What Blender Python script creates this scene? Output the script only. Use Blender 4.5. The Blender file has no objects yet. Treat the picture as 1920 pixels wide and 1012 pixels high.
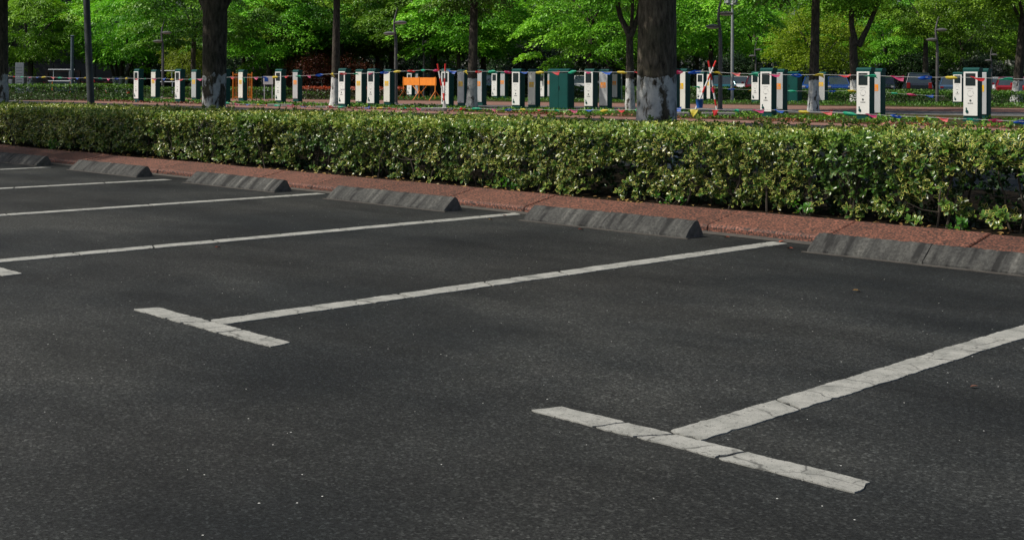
import bpy, bmesh, math, random
import numpy as np
from mathutils import Vector, Matrix, Euler

# ------------------------------------------------------------------ camera, world, sun, exposure
SC = bpy.context.scene
COL = SC.collection
R = math.radians
cam_data = bpy.data.cameras.new("camera")
cam = bpy.data.objects.new("camera", cam_data)
COL.objects.link(cam)
cam_data.sensor_fit = 'HORIZONTAL'
cam_data.sensor_width = 36.0
cam_data.lens = 36.0 * 2470.0 / 1920.0
cam_data.shift_y = -(506.0 - 145.7) / 1920.0
cam_data.clip_start = 0.05
cam_data.clip_end = 2000.0
cam.location = (0, 0, 1.2)
cam.matrix_world = (Matrix.Translation((0, 0, 1.2)) @ Matrix.Rotation(R(45.0), 4, 'Z') @
                    Matrix.Rotation(R(90.0), 4, 'X') @ Matrix.Rotation(R(0.22), 4, 'Z'))
SC.camera = cam

SUN_ELEV, SUN_AZ = R(51.0), (-0.60, -0.80)          # azimuth: horizontal direction towards the sun
_l = math.hypot(*SUN_AZ)
SUN_DIR = Vector((SUN_AZ[0] / _l * math.cos(SUN_ELEV), SUN_AZ[1] / _l * math.cos(SUN_ELEV), math.sin(SUN_ELEV)))
world = bpy.data.worlds.new("World")
SC.world = world
world.use_nodes = True
wn = world.node_tree.nodes
sky = wn.new("ShaderNodeTexSky")
sky.sky_type = 'NISHITA'
sky.sun_disc = False
sky.air_density = 0.8
sky.dust_density = 3.0
sky.ozone_density = 0.6
sky.sun_elevation = SUN_ELEV
sky.sun_rotation = math.atan2(SUN_DIR.x, SUN_DIR.y)
wn["Background"].inputs[1].default_value = 0.10
world.node_tree.links.new(sky.outputs[0], wn["Background"].inputs[0])
sun_data = bpy.data.lights.new("sun", 'SUN')
sun_data.energy = 4.3
sun_data.angle = R(0.9)
sun_data.color = (1.0, 0.94, 0.84)
sun = bpy.data.objects.new("sun", sun_data)
COL.objects.link(sun)
sun.rotation_euler = SUN_DIR.to_track_quat('Z', 'Y').to_euler()
SC.view_settings.view_transform = 'Standard'
SC.view_settings.look = 'None'
SC.view_settings.gamma = 1.0
SC.view_settings.exposure = 0.0
SC.view_settings.use_curve_mapping = False
SC.cycles.max_bounces = 8
SC.cycles.transparent_max_bounces = 8
SC.cycles.use_denoising = True

rng = np.random.default_rng(7)
random.seed(7)

# ------------------------------------------------------------------ helpers
def lerp(a, b, t): return a + (b - a) * t

def tag(o, label=None, cat=None, group=None, kind=None):
    if label: o['label'] = label
    if cat: o['category'] = cat
    if group: o['group'] = group
    if kind: o['kind'] = kind
    return o

def empty(name, loc=(0, 0, 0), rz=0.0):
    o = bpy.data.objects.new(name, None)
    o.empty_display_size = 0.2
    COL.objects.link(o)
    o.location = loc
    o.rotation_euler = (0, 0, rz)
    return o

def link(name, me, parent=None, loc=(0, 0, 0)):
    o = bpy.data.objects.new(name, me)
    COL.objects.link(o)
    if parent is not None: o.parent = parent
    o.location = loc
    return o

def copy_tree(o, parent=None):
    c = o.copy()
    COL.objects.link(c)
    if parent is not None: c.parent = parent
    for ch in o.children: copy_tree(ch, c)
    return c

class MB:
    """collects simple solids, then links them as one mesh object"""
    def __init__(s): s.v = []; s.f = []; s.m = []; s.mi = 0
    def add(s, vs, fs):
        n = len(s.v); s.v += [tuple(p) for p in vs]
        s.f += [tuple(i + n for i in f) for f in fs]; s.m += [s.mi] * len(fs); return s
    def box(s, x0, x1, y0, y1, z0, z1, b=0.0):
        if b <= 0:
            vs = [(x0,y0,z0),(x1,y0,z0),(x1,y1,z0),(x0,y1,z0),(x0,y0,z1),(x1,y0,z1),(x1,y1,z1),(x0,y1,z1)]
            return s.add(vs, [(3,2,1,0),(4,5,6,7),(0,1,5,4),(1,2,6,5),(2,3,7,6),(3,0,4,7)])
        bm = bmesh.new()
        bmesh.ops.create_cube(bm, size=1.0)
        for v in bm.verts:
            v.co = ((x0+x1)/2 + v.co.x*(x1-x0), (y0+y1)/2 + v.co.y*(y1-y0), (z0+z1)/2 + v.co.z*(z1-z0))
        bmesh.ops.bevel(bm, geom=list(bm.edges), offset=b, segments=2, affect='EDGES', profile=0.6)
        bm.verts.index_update()
        s.add([v.co[:] for v in bm.verts], [[v.index for v in f.verts] for f in bm.faces]); bm.free(); return s
    def tube(s, pts, rad, n=10, cap=True):
        pts = [Vector(p) for p in pts]; k = len(pts)
        if not hasattr(rad, '__len__'): rad = [rad] * k
        vs = []; prev = None
        for i, p in enumerate(pts):
            t = (pts[min(i+1, k-1)] - pts[max(i-1, 0)]).normalized()
            if prev is None:
                a = Vector((1, 0, 0)) if abs(t.x) < .9 else Vector((0, 1, 0))
                u = t.cross(a).normalized()
            else:
                u = (prev - t * prev.dot(t)).normalized()
            prev = u; w = t.cross(u)
            for j in range(n):
                an = 2*math.pi*j/n
                vs.append(p + (u*math.cos(an) + w*math.sin(an)) * rad[i])
        fs = [(i*n+j, i*n+(j+1) % n, (i+1)*n+(j+1) % n, (i+1)*n+j) for i in range(k-1) for j in range(n)]
        if cap: fs += [tuple(range(n-1, -1, -1)), tuple(range((k-1)*n, k*n))]
        return s.add(vs, fs)
    def lathe(s, prof, n=16, c=(0, 0, 0)):
        vs = []
        for r, z in prof:
            for j in range(n):
                a = 2*math.pi*j/n; vs.append((c[0]+r*math.cos(a), c[1]+r*math.sin(a), c[2]+z))
        k = len(prof)
        fs = [(i*n+j, i*n+(j+1) % n, (i+1)*n+(j+1) % n, (i+1)*n+j) for i in range(k-1) for j in range(n)]
        fs += [tuple(range(n-1, -1, -1)), tuple(range((k-1)*n, k*n))]
        return s.add(vs, fs)
    def prism(s, poly, axis, a0, a1):
        """poly: 2-D outline, extruded along axis 'x','y' or 'z' from a0 to a1"""
        def P(p, a):
            return {'x': (a, p[0], p[1]), 'y': (p[0], a, p[1]), 'z': (p[0], p[1], a)}[axis]
        n = len(poly)
        vs = [P(p, a0) for p in poly] + [P(p, a1) for p in poly]
        fs = [(i, (i+1) % n, n+(i+1) % n, n+i) for i in range(n)] + [tuple(range(n-1, -1, -1)), tuple(range(n, 2*n))]
        return s.add(vs, fs)
    def mesh(s, name, mats, smooth=False):
        me = bpy.data.meshes.new(name)
        me.from_pydata([tuple(v) for v in s.v], [], s.f)
        if not isinstance(mats, (list, tuple)): mats = [mats]
        for m in mats: me.materials.append(m)
        if len(mats) > 1: me.polygons.foreach_set('material_index', s.m)
        bm = bmesh.new(); bm.from_mesh(me); bmesh.ops.recalc_face_normals(bm, faces=bm.faces); bm.to_mesh(me); bm.free()
        if smooth:
            me.polygons.foreach_set('use_smooth', [True] * len(me.polygons))
            try: me.set_sharp_from_angle(angle=R(40))
            except Exception: pass
        me.update()
        return me
    def build(s, name, mats, parent=None, loc=(0, 0, 0), smooth=False):
        return link(name, s.mesh(name, mats, smooth), parent, loc)

def np_mesh(name, V, T, mat, attrs=None, smooth=True):
    """triangle mesh from numpy arrays, with float point attributes"""
    me = bpy.data.meshes.new(name)
    V = np.asarray(V, np.float32); T = np.asarray(T, np.int32)
    me.vertices.add(len(V)); me.vertices.foreach_set('co', V.ravel())
    k = T.shape[1]
    me.loops.add(T.size); me.loops.foreach_set('vertex_index', T.ravel())
    me.polygons.add(len(T))
    me.polygons.foreach_set('loop_start', np.arange(0, T.size, k, dtype=np.int32))
    me.polygons.foreach_set('loop_total', np.full(len(T), k, np.int32))
    if smooth: me.polygons.foreach_set('use_smooth', np.ones(len(T), bool))
    me.update(calc_edges=True)
    for nm, a in (attrs or {}).items():
        at = me.attributes.new(nm, 'FLOAT', 'POINT')
        at.data.foreach_set('value', np.asarray(a, np.float32))
    me.materials.append(mat)
    return me

def vnoise(x, y, seed=0):
    """smooth 2-D value noise in 0..1"""
    x = np.asarray(x, float); y = np.asarray(y, float)
    xi = np.floor(x).astype(np.int64); yi = np.floor(y).astype(np.int64)
    fx = x - xi; fy = y - yi
    fx = fx*fx*(3-2*fx); fy = fy*fy*(3-2*fy)
    def h(a, b):
        n = (a * 374761393 + b * 668265263 + seed * 974711) & 0x7fffffff
        n = ((n ^ (n >> 13)) * 1274126177) & 0x7fffffff
        return ((n ^ (n >> 16)) & 0xffff) / 65535.0
    return (h(xi, yi)*(1-fx)+h(xi+1, yi)*fx)*(1-fy) + (h(xi, yi+1)*(1-fx)+h(xi+1, yi+1)*fx)*fy

def frames(D, up=None, spin=None):
    """rotation matrices whose columns are (forward D, side, normal)"""
    D = D / np.linalg.norm(D, axis=1, keepdims=True)
    if up is None: up = np.tile(np.array([0, 0, 1.0]), (len(D), 1))
    S = np.cross(up, D); n = np.linalg.norm(S, axis=1, keepdims=True)
    S = np.where(n < 1e-4, np.array([[1.0, 0, 0]]), S / np.maximum(n, 1e-6))
    N = np.cross(D, S)
    return np.stack([D, S, N], axis=2)

# ------------------------------------------------------------------ materials
def new_mat(name):
    m = bpy.data.materials.new(name); m.use_nodes = True
    nt = m.node_tree; b = nt.nodes["Principled BSDF"]
    return m, nt, b
def N(nt, typ, **kw):
    n = nt.nodes.new(typ)
    for k, v in kw.items():
        if k in n.inputs: n.inputs[k].default_value = v
        else: setattr(n, k, v)
    return n
def coords(nt, scale=(1, 1, 1), kind='Object'):
    tc = N(nt, "ShaderNodeTexCoord"); mp = N(nt, "ShaderNodeMapping")
    mp.inputs['Scale'].default_value = scale
    nt.links.new(tc.outputs[kind], mp.inputs['Vector']); return mp.outputs[0]
def noise(nt, vec, scale, detail=4, rough=0.55):
    n = N(nt, "ShaderNodeTexNoise"); n.inputs['Scale'].default_value = scale
    n.inputs['Detail'].default_value = detail; n.inputs['Roughness'].default_value = rough
    nt.links.new(vec, n.inputs['Vector']); return n.outputs[0]
def ramp(nt, fac, stops, interp='LINEAR'):
    r = N(nt, "ShaderNodeValToRGB"); cr = r.color_ramp; cr.interpolation = interp
    while len(cr.elements) < len(stops): cr.elements.new(0.5)
    for e, (p, c) in zip(cr.elements, stops):
        e.position = p; e.color = (c, c, c, 1) if not hasattr(c, '__len__') else (*c, 1)
    nt.links.new(fac, r.inputs[0]); return r.outputs[0]
def mix(nt, fac, a, b, mode='MIX'):
    m = N(nt, "ShaderNodeMix"); m.data_type = 'RGBA'; m.blend_type = mode
    for sock, val in ((m.inputs[0], fac), (m.inputs[6], a), (m.inputs[7], b)):
        if hasattr(val, 'is_linked'): nt.links.new(val, sock)
        elif hasattr(val, '__len__'): sock.default_value = (*val, 1)
        else: sock.default_value = val
    return m.outputs[2]
def math_n(nt, op, a, b=0.0):
    m = N(nt, "ShaderNodeMath"); m.operation = op
    for sock, val in ((m.inputs[0], a), (m.inputs[1], b)):
        if hasattr(val, 'is_linked'): nt.links.new(val, sock)
        else: sock.default_value = val
    return m.outputs[0]
def bump(nt, bsdf, h, strength=0.5, dist=0.01):
    b = N(nt, "ShaderNodeBump"); b.inputs['Strength'].default_value = strength; b.inputs['Distance'].default_value = dist
    nt.links.new(h, b.inputs['Height']); nt.links.new(b.outputs[0], bsdf.inputs['Normal'])

def mat_plain(name, col, rough=0.5, metal=0.0, var=0.12, scale=6.0, spec=0.5):
    m, nt, b = new_mat(name)
    v = coords(nt)
    n = noise(nt, v, scale, 5)
    lo = tuple(c*(1-var) for c in col); hi = tuple(min(1, c*(1+var)) for c in col)
    nt.links.new(ramp(nt, n, [(0.3, lo), (0.7, hi)]), b.inputs['Base Color'])
    b.inputs['Roughness'].default_value = rough; b.inputs['Metallic'].default_value = metal
    b.inputs['Specular IOR Level'].default_value = spec
    return m

def mat_asphalt():
    m, nt, b = new_mat("asphalt")
    v = coords(nt)
    fine = noise(nt, v, 95, 4, 0.75)
    mid = noise(nt, v, 34, 4, 0.6)
    vb = coords(nt, (0.55, 0.9, 1))
    broad = noise(nt, vb, 0.75, 4, 0.55)
    warm = noise(nt, coords(nt, (1, 0.7, 1)), 0.42, 3, 0.5)
    base = ramp(nt, broad, [(0.36, (0.0095, 0.0115, 0.0120)), (0.50, (0.0200, 0.0222, 0.0217)), (0.64, (0.036, 0.0378, 0.0350))])
    base = mix(nt, ramp(nt, warm, [(0.5, 0.0), (0.72, 0.55)]), base, (0.031, 0.0302, 0.026))
    pat = noise(nt, coords(nt, (0.35, 0.8, 1)), 1.9, 5, 0.6)
    base = mix(nt, 1.0, base, ramp(nt, pat, [(0.34, 0.62), (0.5, 1.0), (0.66, 1.28)]), 'MULTIPLY')
    g = ramp(nt, fine, [(0.28, 0.25), (0.5, 0.86), (0.62, 1.35), (0.74, 2.4)])
    col = mix(nt, 1.0, base, g, 'MULTIPLY')
    va = N(nt, "ShaderNodeTexVoronoi"); va.inputs['Scale'].default_value = 112.0
    nt.links.new(v, va.inputs['Vector'])
    sa = N(nt, "ShaderNodeSeparateColor"); nt.links.new(va.outputs['Color'], sa.inputs[0])
    col = mix(nt, 1.0, col, ramp(nt, sa.outputs[0], [(0.0, 0.55), (0.45, 0.9), (0.85, 1.2), (0.985, 2.3)]), 'MULTIPLY')
    col = mix(nt, 1.0, col, ramp(nt, mid, [(0.3, 0.72), (0.7, 1.22)]), 'MULTIPLY')
    vo = N(nt, "ShaderNodeTexVoronoi"); vo.inputs['Scale'].default_value = 24.0
    nt.links.new(v, vo.inputs['Vector'])
    sepc = N(nt, "ShaderNodeSeparateColor"); nt.links.new(vo.outputs['Color'], sepc.inputs[0])
    spot = math_n(nt, 'LESS_THAN', vo.outputs['Distance'], math_n(nt, 'MULTIPLY', sepc.outputs[1], 0.085))
    pick = math_n(nt, 'GREATER_THAN', sepc.outputs[0], 0.72)
    col = mix(nt, math_n(nt, 'MULTIPLY', spot, pick), col, (0.55, 0.56, 0.53))  # pale quartz specks, with bright glints painted in as colour
    vo2 = N(nt, "ShaderNodeTexVoronoi"); vo2.inputs['Scale'].default_value = 29.0
    nt.links.new(v, vo2.inputs['Vector'])
    sep2 = N(nt, "ShaderNodeSeparateColor"); nt.links.new(vo2.outputs['Color'], sep2.inputs[0])
    pit = math_n(nt, 'MULTIPLY', math_n(nt, 'LESS_THAN', vo2.outputs['Distance'], math_n(nt, 'MULTIPLY', sep2.outputs[1], 0.22)),
                 math_n(nt, 'GREATER_THAN', sep2.outputs[0], 0.72))
    col = mix(nt, pit, col, (0.010, 0.010, 0.010))
    nt.links.new(col, b.inputs['Base Color'])
    b.inputs['Roughness'].default_value = 0.82
    b.inputs['Specular IOR Level'].default_value = 0.22
    bump(nt, b, fine, 0.55, 0.004)
    return m

def mat_paint():
    m, nt, b = new_mat("road_paint")
    v = coords(nt)
    n = noise(nt, v, 9, 5); f = noise(nt, v, 85, 3, 0.7)
    col = ramp(nt, n, [(0.3, (0.20, 0.205, 0.185)), (0.55, (0.305, 0.308, 0.28)), (0.75, (0.37, 0.37, 0.337))])
    pits = ramp(nt, f, [(0.31, 0.22), (0.40, 0.9), (0.5, 1.0)])
    col = mix(nt, 1.0, col, pits, 'MULTIPLY')
    dash = noise(nt, coords(nt, (14, 55, 1)), 1.0, 3, 0.6)
    col = mix(nt, 1.0, col, ramp(nt, dash, [(0.30, 0.35), (0.37, 1.0)]), 'MULTIPLY')
    vc = N(nt, "ShaderNodeTexVoronoi"); vc.feature = 'DISTANCE_TO_EDGE'; vc.inputs['Scale'].default_value = 3.1
    nz = N(nt, "ShaderNodeTexNoise"); nz.inputs['Scale'].default_value = 5.0; nz.inputs['Detail'].default_value = 5
    nt.links.new(v, nz.inputs['Vector'])
    wv = N(nt, "ShaderNodeVectorMath"); wv.operation = 'MULTIPLY_ADD'; wv.inputs[1].default_value = (0.22, 0.22, 0.0)
    nt.links.new(nz.outputs['Color'], wv.inputs[0]); nt.links.new(v, wv.inputs[2]); nt.links.new(wv.outputs[0], vc.inputs['Vector'])
    crack = ramp(nt, vc.outputs['Distance'], [(0.004, 1.0), (0.016, 0.0)])
    crack = math_n(nt, 'MULTIPLY', crack, ramp(nt, noise(nt, v, 1.7, 2), [(0.43, 0.0), (0.52, 0.75)]))
    col = mix(nt, crack, col, (0.05, 0.05, 0.045))
    st = noise(nt, coords(nt, (1, 1, 1)), 2.2, 6, 0.7)
    col = mix(nt, ramp(nt, st, [(0.55, 0.0), (0.75, 0.45)]), col, (0.17, 0.17, 0.155))
    nt.links.new(col, b.inputs['Base Color']); b.inputs['Roughness'].default_value = 0.75
    bump(nt, b, f, 0.5, 0.003)
    return m

def mat_granite():
    m, nt, b = new_mat("red_granite")
    v = coords(nt)
    n = noise(nt, v, 58, 4, 0.7); n2 = noise(nt, v, 3.0, 4)
    oi = N(nt, "ShaderNodeObjectInfo")
    col = ramp(nt, n, [(0.38, (0.012, 0.010, 0.009)), (0.47, (0.068, 0.033, 0.023)), (0.57, (0.20, 0.070, 0.042)), (0.70, (0.38, 0.175, 0.118))])
    col = mix(nt, 1.0, col, ramp(nt, n2, [(0.3, 0.72), (0.7, 1.1)]), 'MULTIPLY')
    col = mix(nt, 1.0, col, ramp(nt, oi.outputs['Random'], [(0, 0.82), (1, 1.1)]), 'MULTIPLY')
    nt.links.new(col, b.inputs['Base Color']); b.inputs['Roughness'].default_value = 0.7
    bump(nt, b, n, 0.3, 0.003)
    return m

def mat_concrete_dark():
    m, nt, b = new_mat("weathered_concrete")
    oi = N(nt, "ShaderNodeObjectInfo")
    v0 = coords(nt)
    off = N(nt, "ShaderNodeVectorMath"); off.operation = 'ADD'
    cmb = N(nt, "ShaderNodeCombineXYZ"); nt.links.new(math_n(nt, 'MULTIPLY', oi.outputs['Random'], 37.0), cmb.inputs[0])
    nt.links.new(v0, off.inputs[0]); nt.links.new(cmb.outputs[0], off.inputs[1]); v = off.outputs[0]
    ms = N(nt, "ShaderNodeMapping"); ms.inputs['Scale'].default_value = (6.0, 0.7, 0.7); nt.links.new(v, ms.inputs[0])
    st = noise(nt, ms.outputs[0], 1.5, 4, 0.6)
    f = noise(nt, v, 42, 5, 0.75); n2 = noise(nt, v, 7, 5)
    col = ramp(nt, st, [(0.40, (0.008, 0.0085, 0.008)), (0.46, (0.030, 0.031, 0.029)), (0.58, (0.053, 0.054, 0.049)), (0.72, (0.12, 0.12, 0.108))])
    col = mix(nt, 1.0, col, ramp(nt, f, [(0.3, 0.35), (0.7, 1.7)]), 'MULTIPLY')
    col = mix(nt, ramp(nt, n2, [(0.62, 0.0), (0.78, 0.6)]), col, (0.085, 0.085, 0.077))
    nt.links.new(col, b.inputs['Base Color']); b.inputs['Roughness'].default_value = 0.9
    bump(nt, b, mix(nt, 0.5, f, st), 0.8, 0.012)
    return m

def mat_bark(name, whitewash=None, base=(0.040, 0.034, 0.026), flake=0.5):
    m, nt, b = new_mat(name)
    v = coords(nt)
    oi = N(nt, "ShaderNodeObjectInfo")
    off = N(nt, "ShaderNodeVectorMath"); off.operation = 'ADD'
    cmb = N(nt, "ShaderNodeCombineXYZ"); nt.links.new(math_n(nt, 'MULTIPLY', oi.outputs['Random'], 31.0), cmb.inputs[0])
    nt.links.new(v, off.inputs[0]); nt.links.new(cmb.outputs[0], off.inputs[1]); vo = off.outputs[0]
    mp = N(nt, "ShaderNodeMapping"); mp.inputs['Scale'].default_value = (1, 1, 0.28); nt.links.new(vo, mp.inputs[0])
    ridge = noise(nt, mp.outputs[0], 19, 6, 0.7); big = noise(nt, vo, 2.4, 4)
    col = ramp(nt, ridge, [(0.34, tuple(c*0.22 for c in base)), (0.5, base), (0.68, tuple(c*1.9 for c in base))])
    col = mix(nt, ramp(nt, big, [(0.5, 0.0), (0.75, 0.6)]), col, (0.055, 0.060, 0.035))
    h = ridge
    if whitewash:
        sep = N(nt, "ShaderNodeSeparateXYZ"); nt.links.new(v, sep.inputs[0])
        edge = noise(nt, vo, 5, 4, 0.6)
        zt = math_n(nt, 'ADD', sep.outputs[2], math_n(nt, 'MULTIPLY', edge, 0.30))
        below = math_n(nt, 'LESS_THAN', zt, whitewash + 0.15)
        mp2 = N(nt, "ShaderNodeMapping"); mp2.inputs['Scale'].default_value = (1, 1, 0.5); nt.links.new(vo, mp2.inputs[0])
        fl = noise(nt, mp2.outputs[0], 6.5, 6, 0.68)
        ok = ramp(nt, fl, [(flake - 0.05, 0.0), (flake + 0.03, 1.0)])
        tint = ramp(nt, noise(nt, vo, 9, 5), [(0.3, (0.40, 0.42, 0.42)), (0.6, (0.66, 0.66, 0.63))])
        col = mix(nt, math_n(nt, 'MULTIPLY', below, ok), col, tint)
    nt.links.new(col, b.inputs['Base Color']); b.inputs['Roughness'].default_value = 0.92
    b.inputs['Specular IOR Level'].default_value = 0.2
    bump(nt, b, h, 0.9, 0.03)
    return m

def mat_leaf(name, stops, back=0.35, rough=0.45, trans=0.3, obj_var=0.25, edge=None, edge_rng=(0.45, 0.8)):
    """leaf colour from the per-leaf attribute vr; optional pale margin from the attribute ed"""
    m, nt, b = new_mat(name)
    at = N(nt, "ShaderNodeAttribute"); at.attribute_name = 'vr'
    col = ramp(nt, at.outputs['Fac'], stops)
    if edge:
        ae = N(nt, "ShaderNodeAttribute"); ae.attribute_name = 'ed'
        amt = ramp(nt, ae.outputs['Fac'], [(edge_rng[0], 0.0), (edge_rng[1], 1.0)])
        av = N(nt, "ShaderNodeAttribute"); av.attribute_name = 'yl'
        amt = math_n(nt, 'MULTIPLY', amt, av.outputs['Fac'])
        col = mix(nt, amt, col, edge)
    if obj_var:
        oi = N(nt, "ShaderNodeObjectInfo")
        hs = N(nt, "ShaderNodeHueSaturation")
        nt.links.new(math_n(nt, 'ADD', 0.5 - 0.03*obj_var*2, math_n(nt, 'MULTIPLY', oi.outputs['Random'], 0.06*obj_var*2)), hs.inputs['Hue'])
        nt.links.new(math_n(nt, 'ADD', 1-obj_var, math_n(nt, 'MULTIPLY', oi.outputs['Random'], 2*obj_var)), hs.inputs['Value'])
        nt.links.new(col, hs.inputs['Color']); col = hs.outputs[0]
    nt.links.new(col, b.inputs['Base Color']); b.inputs['Roughness'].default_value = rough
    b.inputs['Specular IOR Level'].default_value = 0.4
    if trans:
        tr = N(nt, "ShaderNodeBsdfTranslucent")
        nt.links.new(mix(nt, 1.0, col, (1.25, 1.35, 0.6), 'MULTIPLY'), tr.inputs[0])
        ms = N(nt, "ShaderNodeMixShader"); ms.inputs[0].default_value = trans
        nt.links.new(b.outputs[0], ms.inputs[1]); nt.links.new(tr.outputs[0], ms.inputs[2])
        nt.links.new(ms.outputs[0], nt.nodes["Material Output"].inputs[0])
    return m

def mat_ground(name, a, b_, c, scale=5.0):
    m, nt, b = new_mat(name)
    v = coords(nt); n = noise(nt, v, scale, 6, 0.7)
    nt.links.new(ramp(nt, n, [(0.3, a), (0.5, b_), (0.7, c)]), b.inputs['Base Color'])
    b.inputs['Roughness'].default_value = 0.95; b.inputs['Specular IOR Level'].default_value = 0.04; bump(nt, b, n, 0.6, 0.05)
    return m

def mat_glass_dark(name, col=(0.012, 0.02, 0.024), rough=0.08):
    return mat_plain(name, col, rough, 0.0, 0.1, 3.0, 0.6)

M = {}
M['asphalt'] = mat_asphalt()
M['paint'] = mat_paint()
M['granite'] = mat_granite()
M['stop'] = mat_concrete_dark()
M['stop_end'] = mat_plain('cast_concrete_end', (0.125, 0.115, 0.098), 0.9, 0, 0.45, 22)  # end faces lightened in colour for ambient fill, also less grimy
M['concrete'] = mat_plain('pale_concrete', (0.30, 0.29, 0.27), 0.85, 0, 0.25, 12)
M['gutter'] = mat_plain('gutter_concrete', (0.060, 0.055, 0.047), 0.9, 0, 0.35, 14)
M['soil'] = mat_ground('soil', (0.006, 0.005, 0.004), (0.012, 0.010, 0.007), (0.03, 0.022, 0.014), 18)
M['cover_soil'] = mat_ground('planted_soil', (0.015, 0.022, 0.009), (0.04, 0.045, 0.018), (0.14, 0.065, 0.035), 3.0)
M['lawn'] = mat_ground('grassy_soil', (0.012, 0.018, 0.008), (0.022, 0.03, 0.012), (0.05, 0.05, 0.025), 2.0)  # dark soil and grass colour
M['brickpath'] = mat_ground('red_paving', (0.13, 0.080, 0.064), (0.22, 0.125, 0.10), (0.31, 0.20, 0.165), 4.0)
M['drive'] = mat_ground('sunlit_drive_asphalt', (0.10, 0.10, 0.098), (0.15, 0.15, 0.147), (0.19, 0.19, 0.185), 1.5)  # sunlight on the far drive put into a paler asphalt colour
M['bark_near'] = mat_bark('bark_near', 1.22, base=(0.10, 0.084, 0.063), flake=0.455)
M['bark_moss'] = mat_bark('bark_mossy', 1.22, base=(0.090, 0.077, 0.059), flake=0.50)
M['bark_mid'] = mat_bark('bark_mid', 1.15, base=(0.066, 0.056, 0.045), flake=0.43)
M['bark'] = mat_bark('bark_plain', None, base=(0.048, 0.041, 0.032))
M['bark_pale'] = mat_bark('bark_pale', None, base=(0.10, 0.085, 0.06))
M['twig'] = mat_plain('twig_wood', (0.050, 0.040, 0.028), 0.85, 0, 0.4, 40)
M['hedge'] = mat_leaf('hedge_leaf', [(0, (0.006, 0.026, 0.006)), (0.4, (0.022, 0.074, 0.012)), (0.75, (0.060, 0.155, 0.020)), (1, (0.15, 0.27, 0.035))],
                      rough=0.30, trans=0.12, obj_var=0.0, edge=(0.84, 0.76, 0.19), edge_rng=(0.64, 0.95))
M['weed'] = mat_leaf('weed_leaf', [(0, (0.03, 0.13, 0.012)), (1, (0.09, 0.26, 0.025))], rough=0.4, trans=0.3, obj_var=0)
M['leaf_a'] = mat_leaf('tree_leaf_fresh', [(0, (0.038, 0.115, 0.008)), (0.5, (0.14, 0.33, 0.018)), (1, (0.34, 0.60, 0.05))], trans=0.22)
M['leaf_b'] = mat_leaf('tree_leaf_deep', [(0, (0.022, 0.078, 0.009)), (0.5, (0.078, 0.205, 0.014)), (1, (0.20, 0.41, 0.032))], trans=0.2)
M['leaf_dark'] = mat_leaf('shade_dark_leaf', [(0, (0.006, 0.018, 0.005)), (0.5, (0.013, 0.036, 0.008)), (1, (0.030, 0.075, 0.012))], trans=0.1)  # leaves of far wood and shrubs darkened to stand in for canopy shade
M['leaf_y'] = mat_leaf('tree_leaf_yellow', [(0, (0.10, 0.18, 0.010)), (0.5, (0.19, 0.28, 0.016)), (1, (0.30, 0.38, 0.03))], trans=0.34)
M['leaf_red'] = mat_leaf('red_leaf', [(0, (0.03, 0.010, 0.006)), (0.5, (0.085, 0.018, 0.010)), (1, (0.17, 0.04, 0.018))], trans=0.25)
M['leaf_maroon'] = mat_leaf('maroon_leaf', [(0, (0.05, 0.008, 0.014)), (0.5, (0.11, 0.014, 0.028)), (1, (0.16, 0.03, 0.04))], trans=0.2)
M['low_hedge'] = mat_leaf('clipped_leaf', [(0, (0.025, 0.07, 0.010)), (0.5, (0.055, 0.14, 0.016)), (1, (0.12, 0.25, 0.03))], trans=0.3, obj_var=0)
M['photinia'] = mat_leaf('photinia_leaf', [(0, (0.030, 0.035, 0.012)), (0.45, (0.07, 0.065, 0.02)), (0.62, (0.22, 0.06, 0.025)), (1, (0.50, 0.075, 0.03))], trans=0.25, obj_var=0)
M['litter'] = mat_leaf('leaf_litter', [(0, (0.10, 0.045, 0.02)), (0.5, (0.28, 0.15, 0.05)), (1, (0.42, 0.30, 0.10))], trans=0, obj_var=0)
M['green'] = mat_plain('dark_green_enamel', (0.002, 0.058, 0.051), 0.5, 0, 0.12, 2.5, 0.25)
M['white'] = mat_plain('white_enamel', (0.74, 0.75, 0.72), 0.35, 0, 0.05, 3)
M['silver'] = mat_plain('brushed_panel', (0.46, 0.475, 0.48), 0.42, 0.15, 0.16, 1.6)
M['cream'] = mat_plain('cream_panel', (0.70, 0.69, 0.62), 0.45, 0, 0.10, 2)
M['screen'] = mat_glass_dark('screen_glass', (0.010, 0.022, 0.026))
M['print'] = mat_plain('dark_print', (0.05, 0.06, 0.06), 0.5)
M['greyprint'] = mat_plain('grey_print', (0.36, 0.37, 0.37), 0.5)
M['yellow'] = mat_plain('yellow_sticker', (0.80, 0.47, 0.01), 0.45, 0, 0.06)
M['orange'] = mat_plain('orange_sticker', (0.84, 0.27, 0.01), 0.45, 0, 0.06)
M['orange_paint'] = mat_plain('orange_paint', (0.78, 0.24, 0.02), 0.5, 0, 0.12)
M['lamp'] = mat_plain('dark_lamp_metal', (0.105, 0.10, 0.10), 0.45, 0.2, 0.2)
M['lamp_pale'] = mat_plain('grey_galvanised', (0.34, 0.36, 0.37), 0.45, 0.3, 0.12)
M['diffuser'] = mat_plain('lamp_diffuser', (0.45, 0.45, 0.42), 0.4)
M['steelblue'] = mat_plain('blue_grey_steel', (0.085, 0.115, 0.135), 0.5, 0.1, 0.25)
M['pole'] = mat_plain('dark_steel_pole', (0.050, 0.058, 0.062), 0.5, 0.1, 0.4, 2.0)
M['whitemetal'] = mat_plain('white_metal', (0.62, 0.66, 0.68), 0.4)
M['timber'] = mat_plain('brown_timber', (0.055, 0.035, 0.026), 0.7, 0, 0.35, 9)
M['red'] = mat_plain('red_paint', (0.62, 0.030, 0.022), 0.45)
M['tail_red'] = mat_plain('tail_lamp_red', (0.22, 0.010, 0.010), 0.2)
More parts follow.
